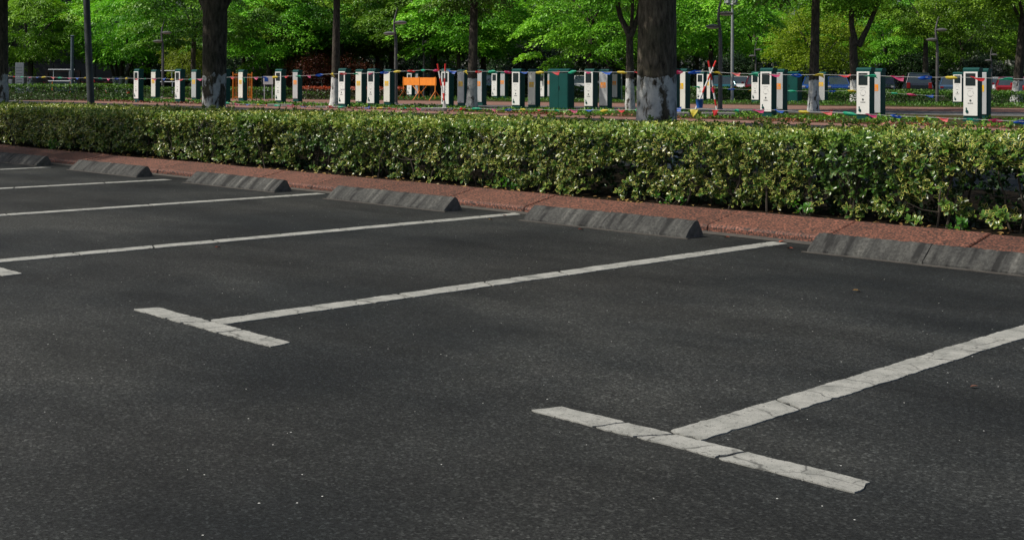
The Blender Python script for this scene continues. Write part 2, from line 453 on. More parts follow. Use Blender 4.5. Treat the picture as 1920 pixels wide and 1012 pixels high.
M['blue'] = mat_plain('blue_bucket', (0.01, 0.10, 0.42), 0.45)
M['black'] = mat_plain('black_plastic', (0.012, 0.012, 0.013), 0.45)
M['rubber'] = mat_plain('tyre_rubber', (0.012, 0.012, 0.012), 0.85)
M['building'] = mat_plain('charcoal_cladding', (0.020, 0.023, 0.027), 0.6, 0, 0.2, 0.6)
M['building_joint'] = mat_plain('charcoal_joint', (0.010, 0.011, 0.013), 0.8)
M['winglass'] = mat_glass_dark('window_glass', (0.03, 0.045, 0.055), 0.06)
M['cord'] = mat_plain('white_cord', (0.45, 0.47, 0.46), 0.7)
M['mulch'] = mat_leaf('rusty_mulch', [(0, (0.10, 0.035, 0.02)), (0.5, (0.24, 0.08, 0.04)), (1, (0.36, 0.14, 0.06))], trans=0, obj_var=0)
M['fallen'] = mat_plain('fallen_leaf_red', (0.34, 0.065, 0.03), 0.6, 0, 0.3, 30)
M['fallen_brown'] = mat_plain('fallen_leaf_brown', (0.12, 0.05, 0.03), 0.6, 0, 0.3, 30)
M['fallen_y'] = mat_plain('fallen_leaf_ochre', (0.42, 0.24, 0.07), 0.6, 0, 0.3, 30)
FLAG = {'blue': (0.010, 0.11, 0.55), 'yellow': (0.75, 0.62, 0.06), 'red': (0.66, 0.03, 0.035), 'green': (0.015, 0.42, 0.24), 'pink': (0.62, 0.05, 0.18)}
for k, c in FLAG.items():
    mm, nt_, b_ = new_mat('pennant_' + k)
    nn = noise(nt_, coords(nt_), 14, 3)
    cc = ramp(nt_, nn, [(0.3, tuple(x*0.8 for x in c)), (0.7, c)])
    nt_.links.new(cc, b_.inputs['Base Color']); b_.inputs['Roughness'].default_value = 0.5
    tr_ = N(nt_, "ShaderNodeBsdfTranslucent"); nt_.links.new(cc, tr_.inputs[0])
    ms_ = N(nt_, "ShaderNodeMixShader"); ms_.inputs[0].default_value = 0.35
    nt_.links.new(b_.outputs[0], ms_.inputs[1]); nt_.links.new(tr_.outputs[0], ms_.inputs[2])
    nt_.links.new(ms_.outputs[0], nt_.nodes["Material Output"].inputs[0])
    M['flag_' + k] = mm

# ------------------------------------------------------------------ ground and surfaces
def sheet(name, pts, z, mat, kind='structure'):
    me = bpy.data.meshes.new(name)
    me.from_pydata([(x, y, z) for x, y in pts], [], [tuple(range(len(pts)))])
    me.materials.append(mat)
    return tag(link(name, me), kind=kind)
ground = sheet('asphalt_ground', [(-500, -300), (400, -300), (400, 700), (-500, 700)], 0.0, M['asphalt'])
def SY(a, X): return a + 0.35 * (X + 36)              # the far drive and strips run slightly askew
X0, X1 = -140.0, 20.0
def strip(name, a0, a1, z, mat):
    return sheet(name, [(X0, SY(a0, X0)), (X1, SY(a0, X1)), (X1, SY(a1, X1)), (X0, SY(a1, X0))], z, mat)
def bed_y0(X): return 31.2 + 0.085 * (X + 55)
sheet('red_paved_path', [(-75, 27.4), (15, 30.9), (15, 36.8), (-75, 29.5)], 0.006, M['brickpath'])
sheet('planting_bed', [(-75, 30.4), (15, 31.8), (15, SY(36, 15)), (-35, SY(36, -35)), (-75, 34.0)], 0.012, M['cover_soil'])
strip('far_drive', 36.0, 41.4, 0.004, M['drive'])
strip('red_paved_strip', 41.4, 49.0, 0.006, M['brickpath'])
strip('back_planting_bed', 49.0, 57.0, 0.012, M['cover_soil'])
strip('grassy_soil', 57.0, 400.0, 0.010, M['lawn'])
sheet('left_park_ground', [(-140, 20), (-62, 20), (-62, 31), (-76, 60), (-140, 60)], 0.026, M['lawn'])
# soil of the hedge bed
mb = MB(); mb.box(-40, 12, 8.86, 12.75, -0.2, 0.095)
tag(mb.build('hedge_bed_soil', M['soil']), kind='structure')
sheet('gutter_strip', [(-40, 8.24), (12, 8.24), (12, 8.40), (-40, 8.40)], 0.004, M['gutter'])

# kerb: bevelled red granite stones, each its own piece
kerb = tag(empty('kerb', (0, 8.40, 0)), kind='structure')
prof = [(0.0, -0.05), (0.0, 0.038), (0.010, 0.050), (0.385, 0.122), (0.40, 0.126), (0.46, 0.126), (0.46, -0.05)]
x = 11.35
i = 0
while x > -38:
    L = 1.04 + random.uniform(-0.04, 0.04)
    b = MB()
    dy, dz = random.uniform(-0.006, 0.006), random.uniform(-0.006, 0.006)
    b.prism([(p[0] + dy, p[1] + dz) for p in prof], 'x', -L + 0.006, 0.0)
    o = b.build('kerb_stone', M['granite'], kerb, (x, 0, 0))
    bev = o.modifiers.new('bevel', 'BEVEL'); bev.width = 0.008; bev.segments = 1; bev.limit_method = 'ANGLE'
    x -= L; i += 1
# mortar behind the joints
b = MB(); b.prism([(p[0] + 0.012, p[1] - 0.014) for p in prof[:-1]] + [(0.45, -0.05)], 'x', -38, 11.3)
b.build('joint_mortar', M['granite'], kerb)

# wheel stops: two butted concrete blocks each
stop_labels = {
    -4.14: 'dark concrete wheel stop nearest the camera, cut by the frame edge at its far end',
    -6.90: 'weathered wheel stop between the two long bay lines, pale nick at its right end',
    -9.60: 'dark streaked wheel stop with its pale middle joint, third from the nearest along the kerb',
    -12.25: 'mossy streaked wheel stop, fourth from the nearest along the red kerb',
    -15.05: 'wheel stop with strong dark diagonal streaks, fifth from the nearest along the red kerb',
    -17.70: 'farthest visible wheel stop, running out of the picture beside the kerb',
    -1.40: 'wheel stop beyond the frame, continuing the row by the kerb'}
def stop_block(L, outer):
    b = MB()
    n = 22
    pr = [(0.0, -0.01), (0.006, 0.020), (0.06, 0.066), (0.122, 0.114), (0.138, 0.123), (0.156, 0.122), (0.170, 0.110), (0.218, 0.018), (0.224, -0.01)]
    vs = []
    for i in range(n + 1):
        xx = L * i / n
        for k, (py, pz) in enumerate(pr):
            j = 0.0035
            ex = 0.012 * max(0, pz) / 0.126 * ((1 if outer < 0 else 0) if i == 0 else ((-1 if outer > 0 else 0) if i == n else 0))
            vs.append((xx + ex, py + random.uniform(-j, j), pz + (random.uniform(-j, j) if pz > 0.01 else 0)))
    m_ = len(pr)
    fs = [(i*m_+k, i*m_+k+1, (i+1)*m_+k+1, (i+1)*m_+k) for i in range(n) for k in range(m_-1)]
    b.add(vs, fs)
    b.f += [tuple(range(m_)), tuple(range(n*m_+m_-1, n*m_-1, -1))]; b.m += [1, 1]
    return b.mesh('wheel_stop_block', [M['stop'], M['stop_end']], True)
for xc, lab in stop_labels.items():
    if xc > -2: continue
    t = tag(empty('wheel_stop', (xc, 7.90 + random.uniform(-0.02, 0.02), 0), R(random.uniform(-0.4, 0.4))), lab, 'wheel stop', 'concrete wheel stops along the kerb')
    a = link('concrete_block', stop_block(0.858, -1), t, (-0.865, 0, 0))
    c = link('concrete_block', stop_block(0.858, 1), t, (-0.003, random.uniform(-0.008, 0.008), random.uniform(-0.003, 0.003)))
    b = MB(); b.box(-0.89, 0.89, -0.03, 0.0, 0.0005, 0.006)
    b.build('mortar_seam', M['gutter'], t)

# ------------------------------------------------------------------ painted bay markings: cracked, worn, slightly raised paint
def paint_piece(quad, z1=0.0045):
    """quad a,b,c,d (counter-clockwise); outline jittered finely; returns a mesh with skirt"""
    out = []
    for k in range(4):
        p, q = Vector(quad[k]), Vector(quad[(k+1) % 4])
        L = (q - p).length; n = max(2, int(L / 0.022))
        nrm = Vector(((q-p).y, -(q-p).x)) / max(L, 1e-6)
        ph = random.uniform(0, 9)
        for i in range(n):
            t = i / n
            j = random.uniform(-0.0032, 0.0032) + 0.003 * math.sin(ph + 17*t*L) + (0.004 if random.random() < 0.03 else 0) - (0.010 if random.random() < 0.025 else 0)
            if i == 0: j = -0.004
            pp = p.lerp(q, t) + nrm * j
            out.append((pp.x, pp.y))
    n = len(out)
    vs = [(x, y, z1) for x, y in out] + [(x, y, 0.0) for x, y in out]
    b = MB(); b.add(vs, [tuple(range(n))] + [(i, n+i, n+(i+1) % n, (i+1) % n) for i in range(n)])
    return b.mesh('paint_segment', M['paint'])
def marking(X, y0, y1, label, T=True, w=0.145, rot=0.0, xl=0.0, xr=0.0):
    t = tag(empty('bay_line', (X, y0, 0), R(rot)), label, 'road marking', 'white parking bay lines')
    y = 0.0; L = y1 - y0
    prev = random.uniform(-0.02, 0.02)
    sh = 0.0
    while y < L - 0.05:
        s = random.choice((0.30, 0.38, 0.46, 0.55, 0.70)) * random.uniform(0.85, 1.15)
        if y == 0: s = 0.62
        ye = min(L, y + s)
        if L - ye < 0.2: ye = L
        nxt = random.uniform(-0.035, 0.035)
        g = random.choice((0.010, 0.016, 0.022))
        sh2 = sh + random.uniform(-0.006, 0.006)
        me = paint_piece([(-w/2+sh, y+g/2-prev), (w/2+sh, y+g/2+prev), (w/2+sh2, ye-g/2+nxt), (-w/2+sh2, ye-g/2-nxt)])
        link('paint_segment', me, t)
        y = ye; prev = nxt; sh = sh2 * 0.6
    if T:
        a = 0.60 + random.uniform(-0.02, 0.02); yb0, yb1 = -0.125, -0.004
        xs = [-a - 0.005 + xl, -a + 0.34, -0.075, 0.24, a + 0.06 + xr]
        sk = [0.02, 0.02, 0.035, 0.012, -0.01]
        for k in range(4):
            link('paint_segment', paint_piece([(xs[k]+0.007-sk[k], yb0+random.uniform(-.004, .004)), (xs[k+1]-0.004-sk[k+1], yb0+random.uniform(-.004, .004)),
                                               (xs[k+1]-0.004+sk[k+1], yb1), (xs[k]+0.007+sk[k], yb1)]), t)
    return t
marking(-2.71, 3.53, 8.2, 'broad cracked white bay line in the foreground, running out at the right edge', xl=0.03, xr=0.045)
marking(-5.555, 3.52, 8.2, 'long white bay line with its T bar at mid left', rot=-1.7, xr=0.025)
marking(-8.37, 3.58, 8.25, 'white bay line entering from the left edge, just past the clipped white bar', rot=-2.6)
marking(-11.17, 3.6, 8.2, 'thin white bay line ending beside the fourth wheel stop, above the clipped bar', rot=-2.8)
marking(-13.85, 3.6, 8.0, 'narrow white bay line near the far left, ending beside the dark streaked wheel stop', rot=-3)
marking(-16.50, 3.55, 7.9, 'farthest white bay line at the left edge, only its short end in view')

# ------------------------------------------------------------------ variegated hedge
LEAF_V = np.array([(0, 0, 0), (0.36, 0.17, 0.03), (0.74, 0.23, 0.0), (1.0, 0.0, -0.12), (0.74, -0.23, 0.0), (0.36, -0.17, 0.03), (0.40, 0, -0.04), (0.74, 0, -0.07)])
LEAF_T = np.array([(0, 6, 1), (1, 6, 7), (1, 7, 2), (2, 7, 3), (0, 5, 6), (5, 4, 7), (5, 7, 6), (4, 3, 7)])
LEAF_E = np.array([0.75, 0.95, 1, 1, 1, 0.95, 0.0, 0.05])
LEAF5_V = np.array([(0, 0, 0), (0.58, 0.25, 0.02), (1.0, 0, -0.10), (0.58, -0.25, 0.02), (0.55, 0, -0.05)])
LEAF5_T = np.array([(0, 4, 1), (1, 4, 2), (0, 3, 4), (3, 2, 4)])
LEAF5_E = np.array([0.8, 1, 1, 1, 0.0])
def rosettes(P, D, size, nl, seed, yl, bias=None, simple=False):
    """whorls of leaves: P centres, D axis directions; returns V, T, vr, ed, yl"""
    r = np.random.default_rng(seed)
    LV, LT, LE = (LEAF5_V, LEAF5_T, LEAF5_E) if simple else (LEAF_V, LEAF_T, LEAF_E)
    nv = len(LV); K = len(P)
    F = frames(D)                                    # columns: axis, side, other
    Vs = []; Ts = []; vr = []; ed = []; ys = []
    phase = r.uniform(0, 6.28, K); cl = r.uniform(0, 1, K)
    for j in range(nl):
        az = phase + j * 2.39996 + r.normal(0, 0.2, K)
        tilt = np.clip(0.45 + 0.9 * (1 - j / nl) + r.normal(0, 0.2, K), 0.15, 1.75)   # angle from the axis
        d = (F[:, :, 0] * np.cos(tilt)[:, None] + (F[:, :, 1] * np.cos(az)[:, None] + F[:, :, 2] * np.sin(az)[:, None]) * np.sin(tilt)[:, None])
        LF = frames(d, F[:, :, 0] + r.normal(0, 0.15, (K, 3)))
        L = size * r.uniform(0.75, 1.2, K) * (0.7 + 0.3 * (1 - j / nl))
        keep = r.uniform(0, 1, K) < 0.93
        W = np.einsum('kij,nj->kni', LF, LV) * L[:, None, None]
        W += (P - F[:, :, 0] * (0.018 * (1 - j / nl)))[:, None, :]
        W = W[keep]; k2 = len(W)
        base = sum(len(a) for a in Vs)
        Vs.append(W.reshape(-1, 3))
        Ts.append((LT[None] + (base + np.arange(k2) * nv)[:, None, None]).reshape(-1, 3))
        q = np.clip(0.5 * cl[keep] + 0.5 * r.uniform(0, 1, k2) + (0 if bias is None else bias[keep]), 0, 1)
        vr.append(np.repeat(q, nv)); ed.append(np.tile(LE, k2))
        ys.append(np.repeat(np.clip(yl[keep] * np.where(r.uniform(0, 1, k2) < .58, r.uniform(.85, 1.5, k2), r.uniform(0, .3, k2)), 0, 1), nv))
    return np.concatenate(Vs), np.concatenate(Ts), np.concatenate(vr), np.concatenate(ed), np.concatenate(ys)

HX0, HX1 = -34.0, 3.0
def hedge_top(X): return np.interp(X, [-34, -24, -14, -4, 3], [0.66, 0.68, 0.73, 0.785, 0.79])
HYF, HYB = 9.06, 11.95
hedge = tag(empty('variegated_hedge', (-12, 10.4, 0.09)), 'long clipped hedge of yellow-edged green leaves behind the red kerb', 'hedge')
def hedge_points(seed):
    r = np.random.default_rng(seed)
    P = []; D = []
    n = 15500                                         # front face, several layers deep
    X = r.uniform(HX0, HX1, n); Z = 0.13 + (hedge_top(X) - 0.13) * r.uniform(0, 1, n) ** 0.78
    u = (Z - 0.1) / (hedge_top(X) - 0.1)
    clump = 0.55 * vnoise(X*2.3, Z*4.2, 3) + 0.45 * vnoise(X*5.5, Z*8.5, 5)
    gap = np.interp(X, [-20, -9, -6, -3], [0.28, 0.33, 0.40, 0.46])
    keep = clump + 0.55 * (u - 0.35) + 0.10 * (u < 0.28) > gap
    inset = 0.10 * (1 - vnoise(X*1.7, Z*3.1, 11)) + r.uniform(0, 1, n) ** 2 * 0.30 + 0.10 * np.clip(0.5 - u, 0, 1) * (vnoise(X*1.1, Z*0 + 3, 8) - 0.2)
    inset += 0.10 * np.clip(u - 0.8, 0, 1) / 0.2 * 0.6
    P.append(np.stack([X, HYF + inset, Z], 1)[keep])
    d = np.stack([r.normal(0, .42, n), -0.85 + r.normal(0, .3, n), 0.50 + 0.7*np.clip(u-0.6, 0, 1) + r.normal(0, .35, n)], 1); D.append(d[keep])
    n = 18500                                        # clipped top
    X = r.uniform(HX0, HX1, n); Y = r.uniform(HYF + 0.04, HYB, n)
    Z = hedge_top(X) - 0.055 * (1 - vnoise(X*1.9, Y*1.9, 4)) - 0.03 * (1 - vnoise(X*6, Y*6, 9)) - r.exponential(0.028, n) - np.interp(X, [-14, -4], [0, .028]) * (Y - HYF) / (HYB - HYF)
    keep = Y < HYB - 0.10 * vnoise(X*1.4, Y*0, 2)
    P.append(np.stack([X, Y, Z], 1)[keep]); d = np.stack([r.normal(0, .38, n), r.normal(-0.12, .38, n), 0.9 + r.normal(0, .15, n)], 1); D.append(d[keep])
    n = 7600                                         # dense inside
    X = r.uniform(HX0, HX1, n); Z = 0.11 + r.uniform(0, 1, n) ** 1.35 * (hedge_top(X) - 0.22)
    P.append(np.stack([X, HYF + 0.32 + r.uniform(0, 1, n) * 0.5, Z], 1)); D.append(np.stack([r.normal(0, .6, n), -0.5 + r.normal(0, .5, n), 0.5 + r.normal(0, .4, n)], 1))
    n = 4600                                         # back face
    X = r.uniform(HX0, HX1, n); Z = r.uniform(0.15, 1, n) ** 0.8 * hedge_top(X)
    P.append(np.stack([X, HYB - r.uniform(0, 1, n) ** 2 * 0.3, Z], 1)); D.append(np.stack([r.normal(0, .4, n), 0.85 + r.normal(0, .3, n), 0.45 + r.normal(0, .3, n)], 1))
    return np.concatenate(P), np.concatenate(D)
P, D = hedge_points(21)
yl = 0.25 + 0.95 * vnoise(P[:, 0]*0.9, P[:, 1]*1.2 + P[:, 2]*2.4, 31) * (0.6 + 0.4 * vnoise(P[:, 0]*3, P[:, 2]*5 + P[:, 1]*3, 17))
yl = np.where(vnoise(P[:, 0]*1.3, P[:, 2]*2.6, 77) > 0.78, yl*0.25, yl)     # shoots that reverted to plain green
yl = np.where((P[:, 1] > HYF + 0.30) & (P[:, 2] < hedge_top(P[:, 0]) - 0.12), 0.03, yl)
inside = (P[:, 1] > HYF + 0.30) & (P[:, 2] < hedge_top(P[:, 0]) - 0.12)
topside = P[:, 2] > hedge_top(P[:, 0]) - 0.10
bias = np.where(inside, -0.45, np.where(topside, 0.28, -0.03))  # inner shade and brightness of the top put into the leaf tone
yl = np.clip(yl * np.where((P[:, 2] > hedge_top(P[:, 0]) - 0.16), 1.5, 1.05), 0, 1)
# the 300 front sprigs nearest the camera become pieces of their own
dist = np.hypot(P[:, 0], P[:, 1])
score = dist + np.where(P[:, 1] > HYF + 0.22, 50, 0) + np.where((P[:, 0] > -3.6), 30, 0)
near = np.argsort(score)[:300]
mask = np.ones(len(P), bool); mask[near] = False
org = np.array([-12, 10.4, 0.09])
plain = inside | (P[:, 1] > HYF + 0.7) | (P[:, 0] < -17)
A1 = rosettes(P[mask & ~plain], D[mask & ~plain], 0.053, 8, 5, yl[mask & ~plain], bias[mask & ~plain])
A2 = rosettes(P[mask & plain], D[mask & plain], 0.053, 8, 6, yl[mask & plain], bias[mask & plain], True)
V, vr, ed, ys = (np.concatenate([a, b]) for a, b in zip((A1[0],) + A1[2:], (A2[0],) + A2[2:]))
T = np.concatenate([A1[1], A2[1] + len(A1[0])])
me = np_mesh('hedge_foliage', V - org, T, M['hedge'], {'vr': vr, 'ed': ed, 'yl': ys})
tag(link('foliage', me, hedge), kind='stuff')
sprig_me = []
for k in range(8):
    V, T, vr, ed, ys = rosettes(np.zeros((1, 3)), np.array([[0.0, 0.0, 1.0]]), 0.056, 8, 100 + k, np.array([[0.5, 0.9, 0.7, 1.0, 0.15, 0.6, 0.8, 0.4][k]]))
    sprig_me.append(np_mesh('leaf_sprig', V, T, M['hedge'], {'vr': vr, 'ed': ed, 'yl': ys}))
for n_, k in enumerate(near):
    o = link('leaf_sprig', sprig_me[n_ % 8], hedge, tuple(P[k] - org))
    o.rotation_euler = (Vector(D[k]).to_track_quat('Z', 'Y') @ Euler((0, 0, random.uniform(0, 6.28))).to_quaternion()).to_euler()
    s = random.uniform(0.85, 1.15); o.scale = (s, s, s)
# stems inside the hedge
for k in range(130):
    X = -3.5 - 21.0 * (random.random() ** 1.6); Y = HYF + 0.08 + random.random() * 0.5
    h = float(hedge_top(X)) - 0.1 - 0.02
    b = MB()
    lean = random.uniform(-0.25, 0.25); p = [(0, 0, 0)]
    for q in range(1, 6):
        t = q / 5
        p.append((lean*t + random.uniform(-.025, .025), random.uniform(-0.12, 0.06)*t, h*t*0.92))
    b.tube(p, [0.010*(1-0.65*i/5)*random.uniform(.8, 1.2) for i in range(6)], 6)
    for q in range(3):
        i0 = random.randint(1, 4); s0 = Vector(p[i0])
        e = s0 + Vector((random.uniform(-.22, .22), random.uniform(-.16, .06), random.uniform(.04, .22)))
        b.tube([s0, s0.lerp(e, .5) + Vector((0, 0, -.02)), e], [0.006, 0.0045, 0.003], 5)
    b.build('stem', M['twig'], hedge, (X + 12, Y - 10.4, 0.0), True)
# leaf litter on the soil along the kerb
n = 1500
X = rng.uniform(-26, -3, n); Y = 8.88 + rng.exponential(0.13, n); keepl = vnoise(X*1.4, Y*0, 6) > 0.3
Pl = np.stack([X, np.minimum(Y, 9.9), 0.100 + rng.uniform(0, .015, n)], 1)[keepl]
az = rng.uniform(0, 6.28, len(Pl)); Dl = np.stack([np.cos(az), np.sin(az), rng.normal(0, .2, len(Pl))], 1)
Fl = frames(Dl, np.tile([[0, 0, 1.0]], (len(Pl), 1)) + rng.normal(0, .25, (len(Pl), 3)))
Wl = np.einsum('kij,nj->kni', Fl, LEAF_V) * rng.uniform(.03, .055, len(Pl))[:, None, None] + Pl[:, None, :]
me = np_mesh('leaf_litter', Wl.reshape(-1, 3), (LEAF_T[None] + (np.arange(len(Pl))*8)[:, None, None]).reshape(-1, 3), M['litter'], {'vr': np.repeat(rng.uniform(0, 1, len(Pl)), 8)})
tag(link('leaf_litter', me), 'dry brown and ochre leaves scattered on the soil under the hedge', 'leaf litter', kind='stuff')

def sprout(X, Y, h, n, label, seed):
    r = np.random.default_rng(seed)
    P_ = np.stack([r.normal(0, .05, n), r.normal(0, .04, n), r.uniform(0.15, 1, n) * h], 1)
    D_ = np.stack([r.normal(0, .5, n), r.normal(-.3, .4, n), np.full(n, .8)], 1)
    V, T, vr, ed, ys = rosettes(P_, D_, 0.048, 6, seed, np.zeros(n))
    t = tag(empty('weed', (X, Y, 0.095)), label, 'weed', 'bright green weeds along the foot of the hedge')
    link('leaves', np_mesh('weed_leaves', V, T, M['weed'], {'vr': vr}), t)
    b = MB()
    for p in P_[:6]: b.tube([(0, 0, 0), (p[0]*.4, p[1]*.4, p[2]*.5), tuple(p)], [.004, .003, .002], 5)
    b.build('stalk', M['twig'], t)
sprout(-4.42, 8.98, 0.10, 9, 'low lime-green weed at the hedge foot above the nearest wheel stop', 1)
sprout(-9.05, 9.00, 0.14, 7, 'upright bright green weed at the hedge foot by a kerb joint', 2)
sprout(-7.05, 8.99, 0.10, 7, 'small fresh green weed in the litter above the second wheel stop', 3)
sprout(-5.75, 9.02, 0.11, 6, 'single green weed tuft under the gappy right part of the hedge', 4)
sprout(-18.6, 9.00, 0.16, 12, 'leafy bright green weed clump at the far left foot of the hedge', 5)

# fallen leaves lying on the asphalt, each its own thing
def fallen(X, Y, mat, label, s=0.06):
    r = random.Random(int(X*1000)); t = MB()
    t.add([tuple(v*np.array([s, s*1.3, s*1.6])) for v in LEAF_V + np.array([[-.5, 0, .13]])], [tuple(f) for f in LEAF_T])
    o = t.build('fallen_leaf', mat, None, (X, Y, 0.003 if Y < 8.3 else 0.006), True)
    o.rotation_euler = (0, 0, r.uniform(0, 6.28))
    tag(o, label, 'fallen leaf', 'fallen leaves on the asphalt')
for X, Y, mk, lab in [
    (-3.87, 6.62, 'fallen_y', 'brown curled leaf alone on the asphalt of the right-hand bay'),
    (-5.85, 8.14, 'fallen', 'red leaf beside the right end of the second wheel stop'),
    (-5.16, 7.93, 'fallen', 'orange-red leaf on the asphalt at the left end of the nearest wheel stop'),
    (-5.42, 8.22, 'fallen', 'reddish leaf where the long bay line meets the gutter'),
    (-8.10, 8.02, 'fallen', 'red leaf lying on the end of a bay line left of the second wheel stop'),
    (-7.98, 8.22, 'fallen', 'bright red leaf in the gutter just left of the second wheel stop'),
    (-7.95, 7.70, 'fallen_y', 'ochre leaf on the asphalt in front of the second wheel stop'),
    (-6.95, 7.72, 'fallen', 'small red leaf at the front foot of the second wheel stop'),
    (-7.95, 5.05, 'fallen', 'rust red leaf lying in the middle of the third bay'),
    (-2.35, 4.9, 'fallen_brown', 'small dark leaf on the asphalt right of the broad cracked line')]:
    fallen(X, Y, M[mk], lab, 0.032 if mk == 'fallen_brown' else 0.05)

# ------------------------------------------------------------------ trees
def trunk_mesh(name, mat, h, r0, r1, lean=(0, 0), n=14, rings=14, flare=0.35, limbs=(), seed=0, amp=0.06):
    """tapered, fluted trunk with limbs given as lists of (points, r0, r1)"""
    r = random.Random(seed); b = MB()
    vs = []
    ph = [r.uniform(0, 6.28) for _ in range(4)]
    for i in range(rings + 1):
        t = i / rings; z = h * t ** 1.15
        rad = lerp(r0, r1, t) * (1 + flare * math.exp(-z / 0.28))
        cx = lean[0]*t + 0.06*r0*math.sin(ph[0] + 3*t); cy = lean[1]*t
        for j in range(n):
            a = 2*math.pi*j/n
            k = 1 + amp*math.sin(3*a + ph[1] + t) + amp*0.6*math.sin(5*a + ph[2] - 2*t) + r.uniform(-1, 1)*amp*0.35
            vs.append((cx + rad*k*math.cos(a), cy + rad*k*math.sin(a), z - (0.12 if i == 0 else 0)))
    fs = [(i*n+j, i*n+(j+1) % n, (i+1)*n+(j+1) % n, (i+1)*n+j) for i in range(rings) for j in range(n)]
    fs.append(tuple(range(rings*n, rings*n+n)))
    b.add(vs, fs)
    for pts, a, c in limbs:
        k = len(pts); b.tube(pts, [lerp(a, c, i/(k-1)) for i in range(k)], max(6, n-4))
    me = b.mesh(name, mat, True)
    return me

def auto_limbs(h, rad, rr, n, seed, top=(0, 0)):
    r = random.Random(seed); out = []
    for k in range(n):
        a = 2*math.pi*k/n + r.uniform(-.4, .4)
        L = rr * r.uniform(.45, .8); zz = r.uniform(.2, .8)*rr
        p0 = Vector((top[0], top[1], h*r.uniform(.86, .99)))
        p2 = p0 + Vector((math.cos(a)*L, math.sin(a)*L, zz + 0.5))
        pm = p0.lerp(p2, .45) + Vector((r.uniform(-.15, .15), r.uniform(-.15, .15), .25))
        out.append(([p0, p0.lerp(pm, .5) + Vector((0, 0, .05)), pm, p2], rad*.62, rad*.16))
    return out

TL_V = np.array([(0, 0, 0), (0.5, 0.30, 0.05), (1.0, 0, -0.15), (0.5, -0.30, 0.05)])
TL_T = np.array([(0, 2, 1), (0, 3, 2)])
def crown_mesh(name, mat, rad, z0, z1, nclump, per, leaf, seed, narrow=1.0, droop=0.35, flat=0.16, csize=(0.45, 0.95)):
    """leaf clumps (flat sprays of small leaves) spread through the crown's volume, with gaps"""
    r = np.random.default_rng(seed)
    zc = (z0 + z1) / 2; hz = (z1 - z0) / 2
    d = r.normal(0, 1, (nclump, 3)); d /= np.linalg.norm(d, axis=1, keepdims=True)
    rr = r.uniform(0.25, 1, nclump) ** 0.42
    lump = 0.82 + 0.36 * vnoise(np.arctan2(d[:, 1], d[:, 0])*1.6 + 9, d[:, 2]*2.0 + 5, seed)
    C = d * (rr * lump)[:, None] * np.array([rad, rad, hz]) + np.array([0, 0, zc])
    edge = np.hypot(C[:, 0], C[:, 1]) / rad
    C[:, 2] -= droop * edge ** 2 * hz * 0.55
    C[:, 2] = np.maximum(C[:, 2], z0 * 0.93)
    cs = r.uniform(*csize, nclump); ctone = r.uniform(0, 1, nclump)
    ci = np.repeat(np.arange(nclump), per); n = len(ci)
    rho = np.sqrt(r.uniform(0, 1, n)); th = r.uniform(0, 6.28, n)
    out = C[:, :2] / np.maximum(np.hypot(C[:, 0], C[:, 1])[:, None], 1e-3)
    P_ = np.stack([rho*np.cos(th), rho*np.sin(th), r.normal(0, flat, n) - 0.42*rho**2], 1) * cs[ci][:, None]
    P_[:, 2] -= 0.30 * (P_[:, 0]*out[ci, 0] + P_[:, 1]*out[ci, 1])     # sprays droop outwards
    P_ += C[ci]
    dirs = np.stack([np.cos(th) + .7*out[ci, 0], np.sin(th) + .7*out[ci, 1], -0.35 + r.normal(0, .38, n)], 1) + r.normal(0, .35, (n, 3))
    F = frames(dirs, np.tile([[0, 0, 1.0]], (n, 1)) + r.normal(0, .20, (n, 3)))
    tv = TL_V * np.array([1, narrow, 1])
    W = np.einsum('kij,nj->kni', F, tv) * (leaf * r.uniform(.7, 1.3, n))[:, None, None] + P_[:, None, :]
    vr = np.clip(0.62*ctone[ci] + 0.26*r.uniform(0, 1, n) + 0.12*rho, 0, 1)
    return np_mesh(name, W.reshape(-1, 3), (TL_T[None] + (np.arange(n)*4)[:, None, None]).reshape(-1, 3), mat, {'vr': np.repeat(vr, 4)}, smooth=False)

# crowns shared by the park trees
CR = {
    'a': crown_mesh('crown_fresh', M['leaf_a'], 4.3, 2.5, 8.6, 92, 240, 0.175, 1, csize=(.6, 1.15), flat=.07),
    'b': crown_mesh('crown_deep', M['leaf_b'], 4.4, 2.6, 9.0, 96, 240, 0.17, 2, csize=(.6, 1.15), flat=.07),
    'c': crown_mesh('crown_low', M['leaf_a'], 4.0, 1.9, 7.8, 96, 240, 0.17, 3, csize=(.6, 1.15), flat=.07),
    'd': crown_mesh('crown_narrow', M['leaf_a'], 4.0, 1.9, 7.4, 98, 190, 0.28, 4, narrow=0.5, csize=(.6, 1.1), flat=.08),
    'y': crown_mesh('crown_yellow', M['leaf_y'], 3.0, 1.3, 6.6, 170, 95, 0.14, 5),
    'n': crown_mesh('crown_near', M['leaf_b'], 4.4, 3.3, 9.6, 230, 110, 0.17, 6),
    'r': crown_mesh('crown_red', M['leaf_red'], 1.8, 0.6, 3.0, 80, 80, 0.11, 7),
    'u': crown_mesh('crown_shrub', M['leaf_dark'], 2.4, 0.3, 3.6, 130, 80, 0.16, 8),
}
